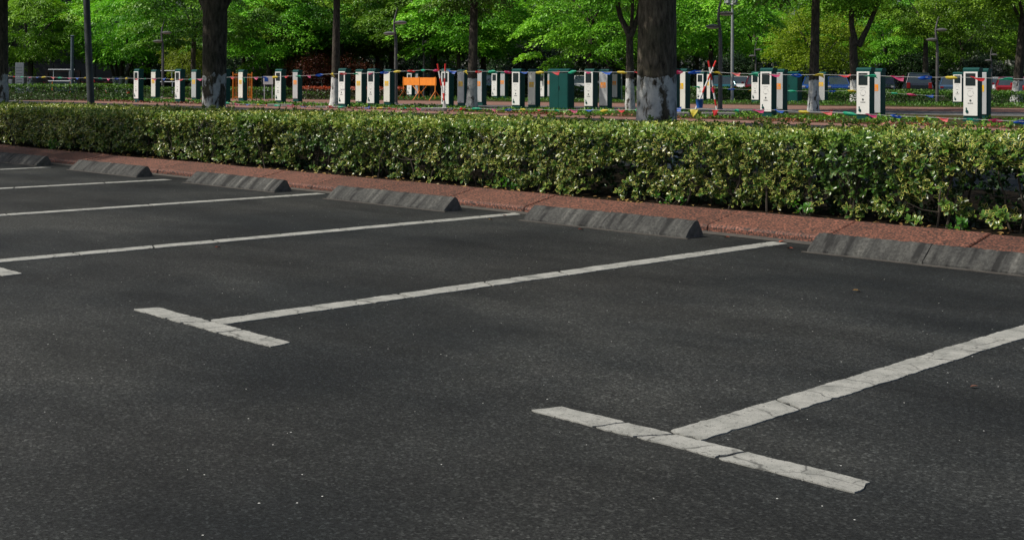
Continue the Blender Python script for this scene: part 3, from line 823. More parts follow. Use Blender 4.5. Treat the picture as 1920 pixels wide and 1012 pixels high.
def tree(X, Y, label, r0, h, crown, bark='bark_mid', lean=(0, 0), cs=1.0, czs=1.0, rot=None, n=14, rings=14, limbs=None, cat='tree', group=None, seed=0, flare=0.35, amp=0.06, r1=None, name='tree', dz=0.0):
    t = tag(empty(name, (X, Y, 0)), label, cat, group)
    r1 = r1 if r1 else r0*0.68
    lb = auto_limbs(h, r0*0.7, 3.4*cs, 5, seed, lean) if limbs is None else limbs
    link('trunk', trunk_mesh('trunk', M[bark], h, r0, r1, lean, n, rings, flare, lb, seed, amp), t)
    if crown:
        c = link('crown', CR[crown], t, (lean[0]*0.8, lean[1]*0.8, dz))
        c.rotation_euler = (0, 0, random.uniform(0, 6.28) if rot is None else rot); c.scale = (cs, cs, czs)
    return t

G_near = 'street trees standing behind the hedge'
def fork(h, r, *ends):
    out = []
    for (dx, dy, dz) in ends:
        p0 = Vector((0, 0, h - 0.25)); p3 = Vector((dx, dy, h + dz))
        out.append(([p0, p0.lerp(p3, .3) + Vector((dx*.05, dy*.05, .1)), p0.lerp(p3, .65), p3], r, r*.35))
    return out
tree(-10.40, 12.95, 'thick dark trunk with flaking whitewash rising just behind the hedge, right of centre', 0.255, 3.6, 'n', 'bark_near', (0.03, 0.02), n=40, rings=44, seed=3, group=G_near, amp=0.035, r1=0.225, flare=0.22,
     limbs=fork(3.6, .17, (1.4, 1.2, 2.5), (-1.5, .6, 2.6), (.1, -1.3, 3.0)))
tree(-20.52, 12.95, 'dark mossy trunk with patchy grey whitewash behind the hedge, left of centre', 0.20, 2.55, 'n', 'bark_moss', (0.0, 0.0), n=32, rings=36, seed=5, group=G_near, amp=0.05, r1=0.215, flare=0.22,
     limbs=fork(2.55, .17, (1.1, 1.0, 2.9), (-1.2, -.7, 2.9), (-.2, 1.0, 3.4)))
tree(-29.45, 12.95, 'brown trunk cut by the left edge of the picture, behind the hedge', 0.20, 3.4, 'n', 'bark_moss', (0, 0), n=24, rings=24, seed=8, group=G_near, r1=0.19)
# trees on the near side of the car park, outside the picture, that shade its ends
tree(-20.9, 6.1, 'leafy tree in the bays at the far left, its shadow on the kerb', 0.13, 4.2, 'n', 'bark', (0.1, 0.1), seed=12, cs=.46, czs=.55, dz=2.0, group='trees on the open side of the car park')
G_mid = 'whitewashed trees among the charging posts'
tree(-42.03, 32.05, 'straight dark tree with mottled whitewash between the fourth and fifth post pairs', 0.185, 4.6, 'b', 'bark_mid', (0.0, 0.1), seed=21, group=G_mid, n=18, rings=24, flare=.5, cs=0.5, czs=.8, dz=2.3)
tree(-37.50, 35.29, 'dark tree with a rough grey-white base right of the crossed red and white poles', 0.205, 4.6, 'b', 'bark_mid', (0.05, 0.05), seed=22, group=G_mid, n=18, rings=24, flare=.3, cs=.55, czs=.8, dz=1.6)
tree(-31.05, 37.16, 'forked tree with bright whitewash, left of the thick near trunk', 0.17, 3.1, 'a', 'bark_mid', (-0.05, 0.0), seed=23, group=G_mid, n=18, rings=24, czs=.9, cs=.6, dz=1.5,
     limbs=[([(0, 0, 2.7), (-.28, -.2, 3.4), (-.5, -.4, 4.6), (-.8, -.7, 6.2)], .12, .05), ([(0, 0, 2.7), (.22, .22, 3.5), (.34, .32, 4.7), (.5, .6, 6.4)], .12, .05), ([(.05, 0, 3.0), (.5, -.4, 4.6), (1.2, -1.0, 5.8)], .07, .03)])
tree(-26.44, 42.13, 'straight tree whitewashed on its left half, beside the two-post group with an orange sticker', 0.20, 4.8, 'b', 'bark_mid', (0.05, 0.05), seed=24, group=G_mid, n=18, rings=24, flare=.2, czs=1.15, dz=1.1)
tree(-36.18, 61.70, 'tree splitting into two grey limbs with a flaking whitewashed foot, behind the blue car', 0.27, 3.4, 'a', 'bark_mid', (-0.1, -0.1), seed=25, group=G_mid, n=18, rings=20, czs=1.0, cs=.8, dz=2.0,
     limbs=[([(0, 0, 3.0), (-.15, -.15, 4.0), (-.2, -.2, 6.5)], .19, .09), ([(0.1, .1, 2.9), (.45, .45, 3.9), (.9, .9, 5.4), (1.3, 1.2, 7.0)], .17, .06)])
tree(-49.04, 93.9, 'slim tree with a white foot beside the dark van with a red lamp', 0.24, 5.0, 'a', 'bark_mid', seed=26, group=G_mid, cs=1.0, czs=1.1, dz=1.6)
tree(-30.32, 67.91, 'leaning tree with a flaking white foot at the right edge, by the farthest red car', 0.27, 4.6, 'c', 'bark_mid', (0.25, 0.25), seed=27, group=G_mid, cs=.85, czs=1.0, dz=2.2)
tree(-60.31, 57.74, 'thin grey tree just right of the rough-based dark tree, before a clipped hedge', 0.21, 4.4, 'a', 'bark', seed=28, cs=1.0)
tree(-45.78, 62.07, 'slender tree with a white foot behind the red and white pole tripod', 0.17, 4.2, 'a', 'bark_mid', seed=29, czs=1.1)
tree(-72.89, 50.22, 'tree with a bright white flared foot left of the fourth post pair', 0.22, 3.6, 'c', 'bark_mid', seed=30, flare=.6)
tree(-92.7, 43.07, 'forked tree with a cream painted foot behind the clipped hedge at the far left', 0.24, 3.4, 'd', 'bark_mid', seed=31, cs=0.95,
     limbs=[([(0, 0, 3.0), (.5, .5, 4.2), (1.3, 1.3, 5.4)], .16, .05), ([(0, 0, 3.0), (-.3, -.2, 4.5), (-.5, -.4, 6.5)], .15, .05)])
t = tree(-89.92, 48.68, 'many-stemmed tree with white painted stems between the dark pole and the first post', 0.17, 3.4, 'd', 'bark_mid', (0.2, 0.2), seed=32, cs=1.15, flare=.9,
         limbs=[([(.12*dx, .12*dy, -0.1), (dx*.35, dy*.35, .5), (dx*.45, dy*.45, 1.4), (dx*.9, dy*.9, 3.0), (dx*1.6, dy*1.6, 4.6)], .17, .05) for dx, dy in ((-.9, -.7), (.9, .9), (-.3, .6), (.5, -.1), (-1.2, .1))])
fore = [(-68.55, 41.76, 'pale trunk half hidden behind the mossy near trunk, above the second post pair', .17, 'b', 'bark_pale'),
    (-78.35, 51.75, 'dark trunk in the shade above the orange gate', .17, 'b', 'bark'),
    (-74.54, 52.74, 'smooth pale trunk rising behind the fourth post pair', .14, 'd', 'bark_pale'),
    (-82.16, 59.26, 'dark trunk deep in the wood above the red-topped hedge, left end', .2, 'b', 'bark'),
    (-78.05, 57.71, 'dark trunk in the wood above the middle of the red-topped hedge', .2, 'c', 'bark'),
    (-70.16, 54.29, 'grey trunk just right of the straight mottled tree', .17, 'b', 'bark'),
    (-72.35, 57.76, 'pale slim trunk above the fifth post pair', .12, 'a', 'bark_pale'),
    (-76.25, 62.34, 'dark trunk above the sixth post pair', .2, 'b', 'bark'),
    (-69.44, 57.84, 'dark trunk close left of the curved lamp above the orange barrier', .2, 'a', 'bark'),
    (-62.88, 55.91, 'broad dark trunk above the right end of the orange barrier', .27, 'b', 'bark'),
    (-58.81, 54.32, 'dark trunk leaning right behind the seventh post pair', .14, 'a', 'bark'),
    (-47.86, 53.96, 'dark branching tree above the green cabinet and eighth pair', .22, 'c', 'bark'),
    (-62.23, 72.12, 'dark trunk in the wood left of the forked whitewashed tree', .22, 'b', 'bark'),
    (-63.7, 77.72, 'dark trunk far behind the thick near trunk', .22, 'c', 'bark'),
    (-60.42, 88.07, 'dark trunk behind the far right lamp with two small heads', .22, 'a', 'bark'),
    (-55.74, 99.83, 'grey trunk in the dark between the blue car and the van', .22, 'c', 'bark'),
    (-52.26, 106.13, 'dark trunk behind the right-hand posts, deep in the shade', .22, 'b', 'bark')]
for i, (X, Y, lab, r0, c, bk) in enumerate(fore):
    tree(X, Y, lab, r0, 4.2, c, bk, (random.uniform(-.2, .2), random.uniform(-.2, .2)), cs=random.uniform(.9, 1.1), czs=random.uniform(.95, 1.15), seed=40+i, group='trees of the wood behind the posts', n=10, rings=9)
tree(-52.0, 83.5, 'round yellow-green tree glowing between the two limbs of the forked tree', .16, 2.6, 'y', 'bark', seed=70, cs=1.25, czs=1.1)
tree(-82.3, 50.1, 'yellow-green young tree in the gap left of the many-stemmed tree', .12, 2.2, 'y', 'bark', seed=71, cs=.7, czs=.7)
# background trees that close the view; grouped, alike
k = 0
proto_bg = None
bg = []
for (a, d0) in [(-0.43, 118), (-0.36, 128), (-0.30, 112), (-0.25, 124), (-0.195, 112), (-0.15, 122), (-0.10, 112), (-0.05, 120), (0.0, 104), (0.04, 116), (0.085, 106), (0.125, 120), (0.17, 122), (0.215, 128), (0.255, 122), (0.30, 132), (0.345, 124), (0.39, 132), (0.43, 122),
                (-0.40, 142), (-0.28, 140), (-0.17, 140), (-0.06, 138), (0.05, 138), (0.14, 142), (0.23, 146), (0.32, 150), (0.41, 150)]:
    s45 = math.sqrt(.5); bg.append((-s45*d0 + s45*a*d0, s45*d0 + s45*a*d0))
tm = [trunk_mesh('trunk', M['bark'], 4.4, .24, .16, (.1, .1), 10, 8, .3, auto_limbs(4.4, .16, 3.6, 5, 90+i, (.1, .1)), 90+i) for i in range(3)]
for i, (X, Y) in enumerate(bg):
    t = tag(empty('tree', (X, Y, 0)), 'leafy background tree of the dense wood closing the view', 'tree', 'background trees of the wood')
    link('trunk', tm[i % 3], t)
    c = link('crown', CR['abcbca'[i % 6]], t); c.rotation_euler = (0, 0, random.uniform(0, 6.28))
    s = random.uniform(1.15, 1.4); c.scale = (s, s, s*1.1)
# far wood behind everything: one mass
n = 100000
a_ = rng.uniform(-0.55, 0.55, n); d_ = rng.uniform(152, 172, n); z_ = rng.uniform(0, 1, n) ** 1.5 * 16
kp = vnoise(a_*60, z_*0.55, 3)*.6 + vnoise(a_*140, z_*1.2, 4)*.4 > np.clip(z_*.10 - .1, 0, .36)
d_ += 8*vnoise(a_*50, z_*.4, 9)
s45 = math.sqrt(.5)
Pw = np.stack([-s45*d_ + s45*a_*d_, s45*d_ + s45*a_*d_, z_], 1)[kp]; n = len(Pw)
Fw = frames(rng.normal(0, 1, (n, 3)) + np.array([[.5, -.5, -.5]]), np.tile([[0, 0, 1.0]], (n, 1)) + rng.normal(0, .5, (n, 3)))
Ww = np.einsum('kij,nj->kni', Fw, TL_V) * rng.uniform(.5, .9, n)[:, None, None] + Pw[:, None, :]
me = np_mesh('far_wood', Ww.reshape(-1, 3), (TL_T[None] + (np.arange(n)*4)[:, None, None]).reshape(-1, 3), M['leaf_dark'], {'vr': np.repeat(rng.uniform(0, .8, n), 4)}, smooth=False)
tag(link('far_wood', me), 'dense far wood seen as one green mass behind the trees', 'wood', kind='stuff')

# ------------------------------------------------------------------ low hedges, shrubs, ground cover
def clipped_hedge(p0, p1, width, h, mat, label, seed, leaf=0.09, dens=160, red_top=False, cat='hedge', name='clipped_hedge'):
    r = np.random.default_rng(seed)
    p0 = np.array(p0); p1 = np.array(p1); L = np.linalg.norm(p1-p0); u = (p1-p0)/L; w = np.array([-u[1], u[0]])
    nt_ = int(L*width*dens); nf = int(L*h*dens*1.3)
    def pts(n, side):
        s = r.uniform(0, L, n)
        if side == 't': return s, r.uniform(0, width, n), h - r.exponential(.03, n) - .06*vnoise(s*1.5, s*0, seed), np.tile([[0, 0, 1.0]], (n, 1))
        z = r.uniform(0.02, h, n)
        if side == 'f': return s, r.exponential(.05, n), z, np.tile([[-w[0]*.9, -w[1]*.9, .5]], (n, 1))
        return s, width - r.exponential(.05, n), z, np.tile([[w[0]*.9, w[1]*.9, .5]], (n, 1))
    Pp = []; Nn = []; vv = []
    for side, n in (('t', nt_), ('f', nf), ('b', nf)):
        s, q, z, nn = pts(n, side)
        Pp.append(np.stack([u[0]*s + w[0]*q, u[1]*s + w[1]*q, z], 1)); Nn.append(nn)
        base = r.uniform(.5, 1, n) if side == 't' else r.uniform(0, .5, n)  # sunlit top and dim sides painted in through the leaf tone
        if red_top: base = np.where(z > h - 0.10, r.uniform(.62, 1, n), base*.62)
        vv.append(base)
    Pp = np.concatenate(Pp); Nn = np.concatenate(Nn); vv = np.concatenate(vv); n = len(Pp)
    F = frames(r.normal(0, 1, (n, 3)) + Nn*.5, Nn + r.normal(0, .45, (n, 3)))
    W = np.einsum('kij,nj->kni', F, TL_V*np.array([1, 1.1, 1])) * (leaf*r.uniform(.7, 1.3, n))[:, None, None] + Pp[:, None, :]
    t = tag(empty(name, (p0[0], p0[1], 0.02)), label, cat)
    o = link('foliage', np_mesh('foliage', W.reshape(-1, 3), (TL_T[None] + (np.arange(n)*4)[:, None, None]).reshape(-1, 3), mat, {'vr': np.repeat(vv, 4)}, False), t)
    tag(o, kind='stuff')
    b = MB()
    for k in range(int(L/1.2)):
        c = u*(k*1.2+.4) + w*width*.5
        b.tube([(c[0], c[1], -.02), (c[0]+.1, c[1], h*.4), (c[0]-.12, c[1]+.08, h*.85)], [.03, .022, .01], 5)
    b.build('stem', M['twig'], t)
    return t
clipped_hedge((-69.0, 23.6), (-57.0, 31.0), 1.2, .78, M['low_hedge'], 'clipped bright-topped green hedge at the far left behind the variegated hedge', 1, .10)
clipped_hedge((-66.0, 34.6), (-57.0, 40.2), 1.0, .60, M['low_hedge'], 'dark clipped hedge behind the first two post pairs', 2, .10)
clipped_hedge((-57.2, 40.9), (-51.6, 43.2), 1.2, .64, M['photinia'], 'hedge with a bright red new-growth top behind the fourth and fifth post pairs', 3, .10, 200, True)
clipped_hedge((-95.2, 45.2), (-90.2, 50.6), 1.4, .68, M['leaf_maroon'], 'maroon clipped shrub bed behind the dark pole', 4, .13)
clipped_hedge((-70.0, 56.0), (-45.5, 66.0), 1.5, .62, M['low_hedge'], 'clipped hedge behind the row of small far posts in the middle', 5, .12, 120)
clipped_hedge((-45.5, 61.0), (-37.5, 65.8), 1.4, .55, M['low_hedge'], 'clipped hedge between the curved lamp and the far green cabinet', 6, .10)
clipped_hedge((-36.4, 57.9), (-24.5, 66.0), 1.6, .55, M['low_hedge'], 'clipped hedge behind the right-hand charging posts', 7, .10)
clipped_hedge((-49.0, 66.0), (-30.0, 80.5), 1.6, .52, M['low_hedge'], 'sunlit far hedge in front of the parked cars', 8, .12, 120)
clipped_hedge((-59.5, 42.6), (-57.3, 43.7), 1.2, .34, M['low_hedge'], 'low bright green mound of clipped box left of the red-topped hedge', 9, .09, 240)

def shrub(X, Y, crown, label, s=1.0, cat='shrub'):
    t = tag(empty('shrub', (X, Y, 0)), label, cat)
    c = link('foliage', CR[crown], t); c.scale = (s, s, s); c.rotation_euler = (0, 0, random.uniform(0, 6.28))
    b = MB()
    for k in range(5):
        a = k*1.26; b.tube([(0, 0, -.05), (.25*math.cos(a), .25*math.sin(a), .7*s), (.7*s*math.cos(a), .7*s*math.sin(a), 1.7*s)], [.05, .035, .012], 6)
    b.build('stem', M['twig'], t)
shrub(-69.5, 50.7, 'r', 'red-leaved shrub in the shade above the fourth post pair')
shrub(-67.2, 53.0, 'r', 'red-leaved shrub just right of the straight mottled tree', .95)
for i, (X, Y, lab) in enumerate([(-86.0, 55.5, 'dark shrub in the shade behind the first post pair'), (-81.0, 60.5, 'dark shrub in the shade behind the orange gate'), (-76.0, 66.5, 'dark shrub behind the red-leaved shrubs'),
        (-71.0, 71.0, 'dark shrub behind the orange barrier'), (-66.0, 74.0, 'dark shrub behind the rough-based dark tree'), (-61.0, 63.5, 'mid green shrub spreading above the posts left of the green cabinet'),
        (-58.5, 82.0, 'dark shrub behind the thick near trunk'), (-55.5, 92.5, 'dark shrub behind the pale floodlight pole'), (-52.5, 98.5, 'dark shrub behind the far green cabinet'), (-48.0, 101.0, 'dark shrub behind the dark van'), (-44.0, 104.0, 'dark shrub behind the right-hand cars'), (-91.0, 52.0, 'dark shrub behind the many-stemmed tree')]):
    shrub(X, Y, 'u', lab, random.uniform(.85, 1.15))

def ground_cover(name, quad, n, leaf, mat, h, label, seed):
    r = np.random.default_rng(seed); q = [np.array(p, float) for p in quad]
    u, v = r.uniform(0, 1, n), r.uniform(0, 1, n)
    XY = (q[0][None]*((1-u)*(1-v))[:, None] + q[1][None]*(u*(1-v))[:, None] + q[2][None]*(u*v)[:, None] + q[3][None]*((1-u)*v)[:, None])
    cl = vnoise(XY[:, 0]*1.1, XY[:, 1]*1.1, seed)*.6 + vnoise(XY[:, 0]*3, XY[:, 1]*3, seed+1)*.4
    k = cl > .46; XY = XY[k]; cl = cl[k]; n = len(XY)
    Pp = np.stack([XY[:, 0], XY[:, 1], 0.014 + r.uniform(0, 1, n)*h*np.clip((cl-.40)*4, .15, 1)], 1)
    F = frames(r.normal(0, 1, (n, 3)) + np.array([[0, 0, .5]]), np.tile([[0, 0, 1.0]], (n, 1)) + r.normal(0, .5, (n, 3)))
    W = np.einsum('kij,nj->kni', F, TL_V) * (leaf*r.uniform(.6, 1.4, n))[:, None, None] + Pp[:, None, :]
    me = np_mesh(name, W.reshape(-1, 3), (TL_T[None] + (np.arange(n)*4)[:, None, None]).reshape(-1, 3), mat, {'vr': np.repeat(r.uniform(0, 1, n), 4)}, False)
    tag(link(name, me), label, 'ground cover', kind='stuff')
ground_cover('ground_cover', [(-62, 30.7), (-12, 31.8), (-12, 38.0), (-62, 33.2)], 26000, .09, M['leaf_b'], .075, 'patchy low plants in the bed around the front charging posts', 3)
ground_cover('ground_cover', [(-75, 37.5), (-16, SY(49.4, -16)), (-16, SY(56, -16)), (-75, 44.5)], 32000, .11, M['low_hedge'], .10, 'low plants and grass in the bed of the far charging posts', 4)
ground_cover('red_mulch', [(-60, 29.6), (-14, 30.8), (-14, 32.6), (-60, 31.4)], 5000, .08, M['mulch'], .03, 'rusty fallen leaves along the paved edge of the front bed', 5)

# ------------------------------------------------------------------ charging posts
W_, D_, H_ = 0.45, 0.24, 1.53
def post_body(t):
    b = MB(); b.box(-W_/2, W_/2, 0, D_, 0.05, H_-0.10, 0.018); b.build('housing', M['green'], t)
    b = MB()
    pr = [(-0.012, H_-0.105), (-0.012, H_-0.045), (0.03, H_-0.008), (0.07, H_), (D_-0.02, H_), (D_+0.012, H_-0.03), (D_+0.012, H_-0.105)]
    b.prism(pr, 'x', -W_/2-0.012, W_/2+0.012); b.build('cap', M['green'], t)
    b = MB(); b.box(-W_/2-0.015, W_/2+0.015, -0.012, D_+0.012, 0, 0.055, 0.008); b.build('plinth', M['green'], t)
def lines(b, x0, x1, z0, z1, n, seed, y=-0.034):
    r = random.Random(seed)
    for k in range(n):
        z = lerp(z1, z0, (k+.5)/n); hh = (z1-z0)/n*.30; x = x0
        while x < x1 - .01:
            w = r.uniform(.012, .03); b.box(x, min(x1, x+w), y-.001, y, z-hh, z+hh); x += w + r.uniform(.006, .014)
def make_screen_post():
    t = empty('charging_post')
    post_body(t)
    b = MB(); b.box(-.208, .208, -0.033, -0.001, .17, H_-.12, .012); b.build('front_panel', M['white'], t)
    b = MB(); b.box(-.145, .145, -0.040, -0.0335, 1.02, 1.37, .004); b.build('screen', M['screen'], t)
    b = MB(); b.tube([(0, -.0345, .60), (0, -.037, .60)], .030, 14); b.build('logo', M['print'], t)
    b = MB(); lines(b, -.075, .075, .50, .545, 1, 2, -.0345); lines(b, -.045, .045, .705, .735, 1, 7, -.0345); b.build('lettering', M['print'], t)
    b = MB()
    for k in range(16):
        a = 2*math.pi*k/16
        if k % 4 != 3: b.box(.09*math.cos(a)-.012, .09*math.cos(a)+.012, -.0355, -.0345, .80+.085*math.sin(a)-.006, .80+.085*math.sin(a)+.006)
    lines(b, -.09, .09, .93, .96, 1, 4, -.0345); b.build('faint_print', M['greyprint'], t)
    b = MB(); b.tube([(-.10, -.034, .29), (-.10, -.055, .29)], [.045, .038], 14); b.box(-.135, -.105, -.046, -.034, .33, .40, .004); b.build('socket', M['green'], t)
    return t
def make_back_post(panel, sticker):
    t = empty('charging_post')
    post_body(t)
    b = MB(); b.box(-.200, .200, -0.033, -0.001, .15, H_-.12, .012); b.build('back_panel', M[panel], t)
    b = MB(); b.box(-.125, .125, -.0365, -.0335, .83, 1.03); b.build('sticker', M[sticker], t)
    b = MB(); b.prism([(-.03, .965), (.03, .965), (0, 1.015)], 'y', -.0375, -.0367); lines(b, -.09, .09, .85, .94, 3, 5, -.0368)
    b.build('sticker_print', M['greyprint'], t)
    b = MB(); b.tube([(0, -.034, H_-.17), (0, -.037, H_-.17)], .016, 10); b.tube([(0, -.034, .20), (0, -.037, .20)], .016, 10); b.build('lock', M['print'], t)
    return t
P_S = make_screen_post(); P_WY = make_back_post('cream', 'yellow'); P_SO = make_back_post('silver', 'orange'); P_SY = make_back_post('silver', 'yellow')
used = set()
def post(proto, X, Y, label, group, rz=0.0, s=1.0):
    if id(proto) in used: o = copy_tree(proto)
    else: o = proto; used.add(id(proto))
    for c in o.children:
        if c.name.split('.')[0] in ('sticker_print', 'faint_print', 'lettering', 'lock'): c['kind'] = 'stuff'
    o.location = (X, Y, 0.0); o.rotation_euler = (0, 0, R(rz)); o.scale = (s, s, s)
    tag(o, label, 'charging post', group)
GF = 'front row of charging posts behind the hedge'
GB = 'far row of charging posts'
wordS = 'white-fronted charging post with a dark screen'
for X, Y, kd, lab in [
    (-54.99, 30.60, 'S', wordS + ', leftmost of the row, right of the dark pole'),
    (-60.80, 34.80, 'Y', 'cream-backed charging post with a yellow sticker, first one right of the leftmost screen post'),
    (-52.90, 31.50, 'S', wordS + ', second from the left, left of the mossy trunk'),
    (-57.10, 34.90, 'SY', 'shiny grey-backed post with an orange-yellow sticker against the left of the mossy trunk'),
    (-50.75, 32.50, 'S', wordS + ' half hidden on the mossy trunk\'s right'),
    (-55.26, 36.40, 'Y', 'cream-backed post with a bright yellow sticker in front of the orange gate'),
    (-47.50, 33.20, 'S', wordS + ' standing above a pale slab, beside the white-footed tree'),
    (-52.10, 37.40, 'SO', 'grey-backed post with an orange sticker at the left end of the red-topped hedge'),
    (-40.50, 31.25, 'S', wordS + ' just right of the straight mottled tree'),
    (-44.70, 35.40, 'Y', 'cream-backed post with a yellow sticker between two screen posts, before the red-topped hedge'),
    (-40.52, 32.70, 'S', wordS + ' between two yellow-stickered posts by the curved lamp'),
    (-43.17, 35.70, 'Y', 'cream-backed post with a yellow sticker touching the curved lamp left of the orange barrier'),
    (-37.50, 33.90, 'S', wordS + ' touching the orange barrier\'s red-and-white poles'),
    (-39.86, 36.90, 'SY', 'grey-backed post with an orange-yellow sticker left of the rough-based dark tree'),
    (-34.72, 34.95, 'S', wordS + ' left of the big green cabinet'),
    (-35.55, 36.65, 'Y', 'cream-backed post with a yellow sticker nearest the left of the big green cabinet'),
    (-32.02, 36.00, 'S', wordS + ' right of the big green cabinet'),
    (-32.75, 37.65, 'SO', 'grey-backed post with an orange sticker left of the forked whitewashed tree'),
    (-27.52, 35.05, 'S', wordS + ' mostly hidden by the thick near trunk'),
    (-28.12, 36.40, 'Y', 'cream-backed post with an amber sticker just right of the thick near trunk'),
    (-23.40, 34.60, 'S', wordS + ' right of the tall dark lamp'),
    (-25.62, 38.60, 'SO', 'grey-backed post with an orange sticker in front of the far green cabinet'),
    (-19.82, 34.25, 'S', wordS + ' right of the tree that splits into two limbs'),
    (-20.95, 36.90, 'SO', 'grey-backed post with an amber sticker right of the two-limbed tree'),
    (-17.13, 35.45, 'S', 'largest grey-white charging post with a dark screen, near the right edge'),
    (-18.06, 38.00, 'SY', 'dull grey-backed post with a yellow sticker, rightmost of the row')]:
    post({'S': P_S, 'Y': P_WY, 'SO': P_SO, 'SY': P_SY}[kd], X, Y, lab, GF, random.uniform(-2, 2))
for X, Y, kd, lab in [
    (-59.42, 50.85, 'S', 'small far screen post rising behind the left board of the orange barrier'),
    (-60.85, 52.60, 'SO', 'small far grey post with an orange sticker behind the left barrier board'),
    (-40.95, 38.95, 'SO', 'grey post with an orange sticker peeping out behind the seventh screen post'),
    (-52.57, 51.20, 'S', 'small far screen post right of the rough-based dark tree'),
    (-53.66, 52.90, 'SO', 'small far grey post with an orange sticker, second left of the big cabinet'),
    (-49.90, 52.20, 'S', 'small far screen post seen between the front posts and the big green cabinet'),
    (-50.93, 53.85, 'SO', 'small far grey post with an orange sticker touching the left of the big green cabinet'),
    (-46.53, 54.40, 'SO', 'small far grey post with an orange sticker beside the forked whitewashed tree'),
    (-40.00, 53.35, 'S', 'far screen post seen through the red and white pole tripod'),
    (-40.72, 54.90, 'Y', 'far cream post with a yellow sticker behind the pole tripod'),
    (-36.74, 53.40, 'S', 'far screen post overlapped by the post with the red pennant'),
    (-34.82, 56.20, 'SY', 'far post with a yellow sticker right of the half-white tree'),
    (-28.28, 57.20, 'S', 'bright far screen post left of the largest grey-white post'),
    (-29.00, 58.90, 'SY', 'far post with a yellow sticker squeezed behind the largest grey-white post')]:
    post({'S': P_S, 'Y': P_WY, 'SO': P_SO, 'SY': P_SY}[kd], X, Y, lab, GB, random.uniform(-2, 2))

def cabinet(X, Y, w, d, h, label):
    t = tag(empty('power_cabinet', (X, Y, 0)), label, 'cabinet', 'dark green power cabinets')
    b = MB(); b.box(-w/2, w/2, 0, d, .06, h-.10, .015); b.build('housing', M['green'], t)
    b = MB(); b.prism([(-.04, h-.10), (-.04, h-.05), (d*.3, h), (d*.7, h), (d+.04, h-.05), (d+.04, h-.10)], 'x', -w/2-.04, w/2+.04); b.build('lid', M['green'], t)
    b = MB(); b.box(-w/2-.02, w/2+.02, -.02, d+.02, 0, .06); b.build('plinth', M['concrete'], t)
    for sx in (-1, 1):
        b = MB(); b.box(min(0.006*sx, sx*(w/2-.03)), max(0.006*sx, sx*(w/2-.03)), -.012, -.001, .12, h-.16, .004); b.build('door', M['green'], t)
    b = MB(); b.box(.03, .05, -.03, -.0125, h*.5, h*.5+.14, .004); b.build('handle', M['black'], t)
cabinet(-32.10, 34.45, 0.92, 0.34, 1.52, 'big dark green power cabinet between two screen posts near the centre')
cabinet(-36.05, 55.20, 1.05, 0.40, 1.55, 'far dark green power cabinet behind the grey post with an orange sticker')

# ------------------------------------------------------------------ lamps and poles
def make_lamp():
    t = empty('street_lamp')
    b = MB()
    pts = [(0, 0, 0), (0, 0, 1.2), (0, 0, 2.6), (-.02, 0, 3.0), (-.07, 0, 3.35), (-.08, 0, 3.6), (-.03, 0, 3.9), (.06, 0, 4.25)]
    b.tube(pts, [.085, .078, .068, .062, .055, .048, .038, .016], 12); b.build('pole', M['lamp'], t, smooth=True)
    b = MB(); b.lathe([(.13, 0), (.13, .03), (.10, .06), (.09, .10)], 14); b.build('base_plate', M['lamp'], t, smooth=True)
    for cx, cz in ((-.27, 3.12), (.20, 3.60)):
        b = MB(); b.lathe([(.04, .085), (.12, .075), (.22, .045), (.285, 0.0), (.28, -.02), (.02, -.025)], 20, (cx, 0, cz)); h = b.build('lamp_head', M['lamp'], t, smooth=True)
        b = MB(); b.lathe([(.25, -.026), (.22, -.06), (.12, -.085), (.02, -.09)], 20, (cx, 0, cz)); b.build('diffuser', M['diffuser'], h, smooth=True)
        b = MB(); b.tube([(-.05, 0, cz+.02), (cx, 0, cz+.05)], [.022, .018], 8); b.build('arm', M['lamp'], t)
    return t
LAMP = make_lamp()
for i, (X, Y, lab) in enumerate([(-44.60, 37.37, 'curved dark lamp with two disc heads left of the orange barrier'), (-64.96, 37.74, 'curved lamp with two disc heads left of the mossy near trunk'),
        (-29.02, 39.92, 'tall dark lamp with two disc heads right of the pole tripod'), (-30.70, 59.96, 'grey far lamp between the dark van and the right-hand posts'),
        (-60.35, 52.79, 'small dark far lamp above the right end of the orange barrier'), (-48.98, 71.22, 'small far lamp above the half-hidden screen post, right of the pale pole'), (-36.88, 79.09, 'tiny far lamp above the white car at the right')]):
    o = LAMP if i == 0 else copy_tree(LAMP)
    o.location = (X, Y, 0); o.rotation_euler = (0, 0, R(45)); o.scale = [1, 1, 1, 1, .93, .85, .76][i:i+1]*3; tag(o, lab, 'street lamp', 'curved two-headed street lamps')
t = tag(empty('floodlight_pole', (-42.4, 59.42, 0)), 'straight pale grey floodlight pole right of the tall dark lamp', 'street lamp')
b = MB(); b.tube([(0, 0, 0), (0, 0, 3.0), (0, 0, 5.2)], [.095, .085, .07], 12); b.build('pole', M['lamp_pale'], t, smooth=True)
b = MB(); b.box(-.35, .35, -.12, .12, 5.205, 5.30, .02); b.build('cross_bar', M['lamp_pale'], t)
for sx in (-1, 1):
    b = MB(); b.box(sx*.24-.14, sx*.24+.14, -.25, -.02, 5.303, 5.52, .02); b.build('floodlight', M['lamp_pale'], t)
t = tag(empty('wrapped_pole', (-24.40, 12.62, 0)), 'slender dark steel pole leaning left behind the hedge, near the left', 'pole')
b = MB(); b.tube([(0, 0, -.05), (-.10, -.03, 1.5), (-.22, -.07, 3.6), (-.33, -.10, 5.2)], [.075, .069, .062, .058], 16); b.build('shaft', M['pole'], t, smooth=True)
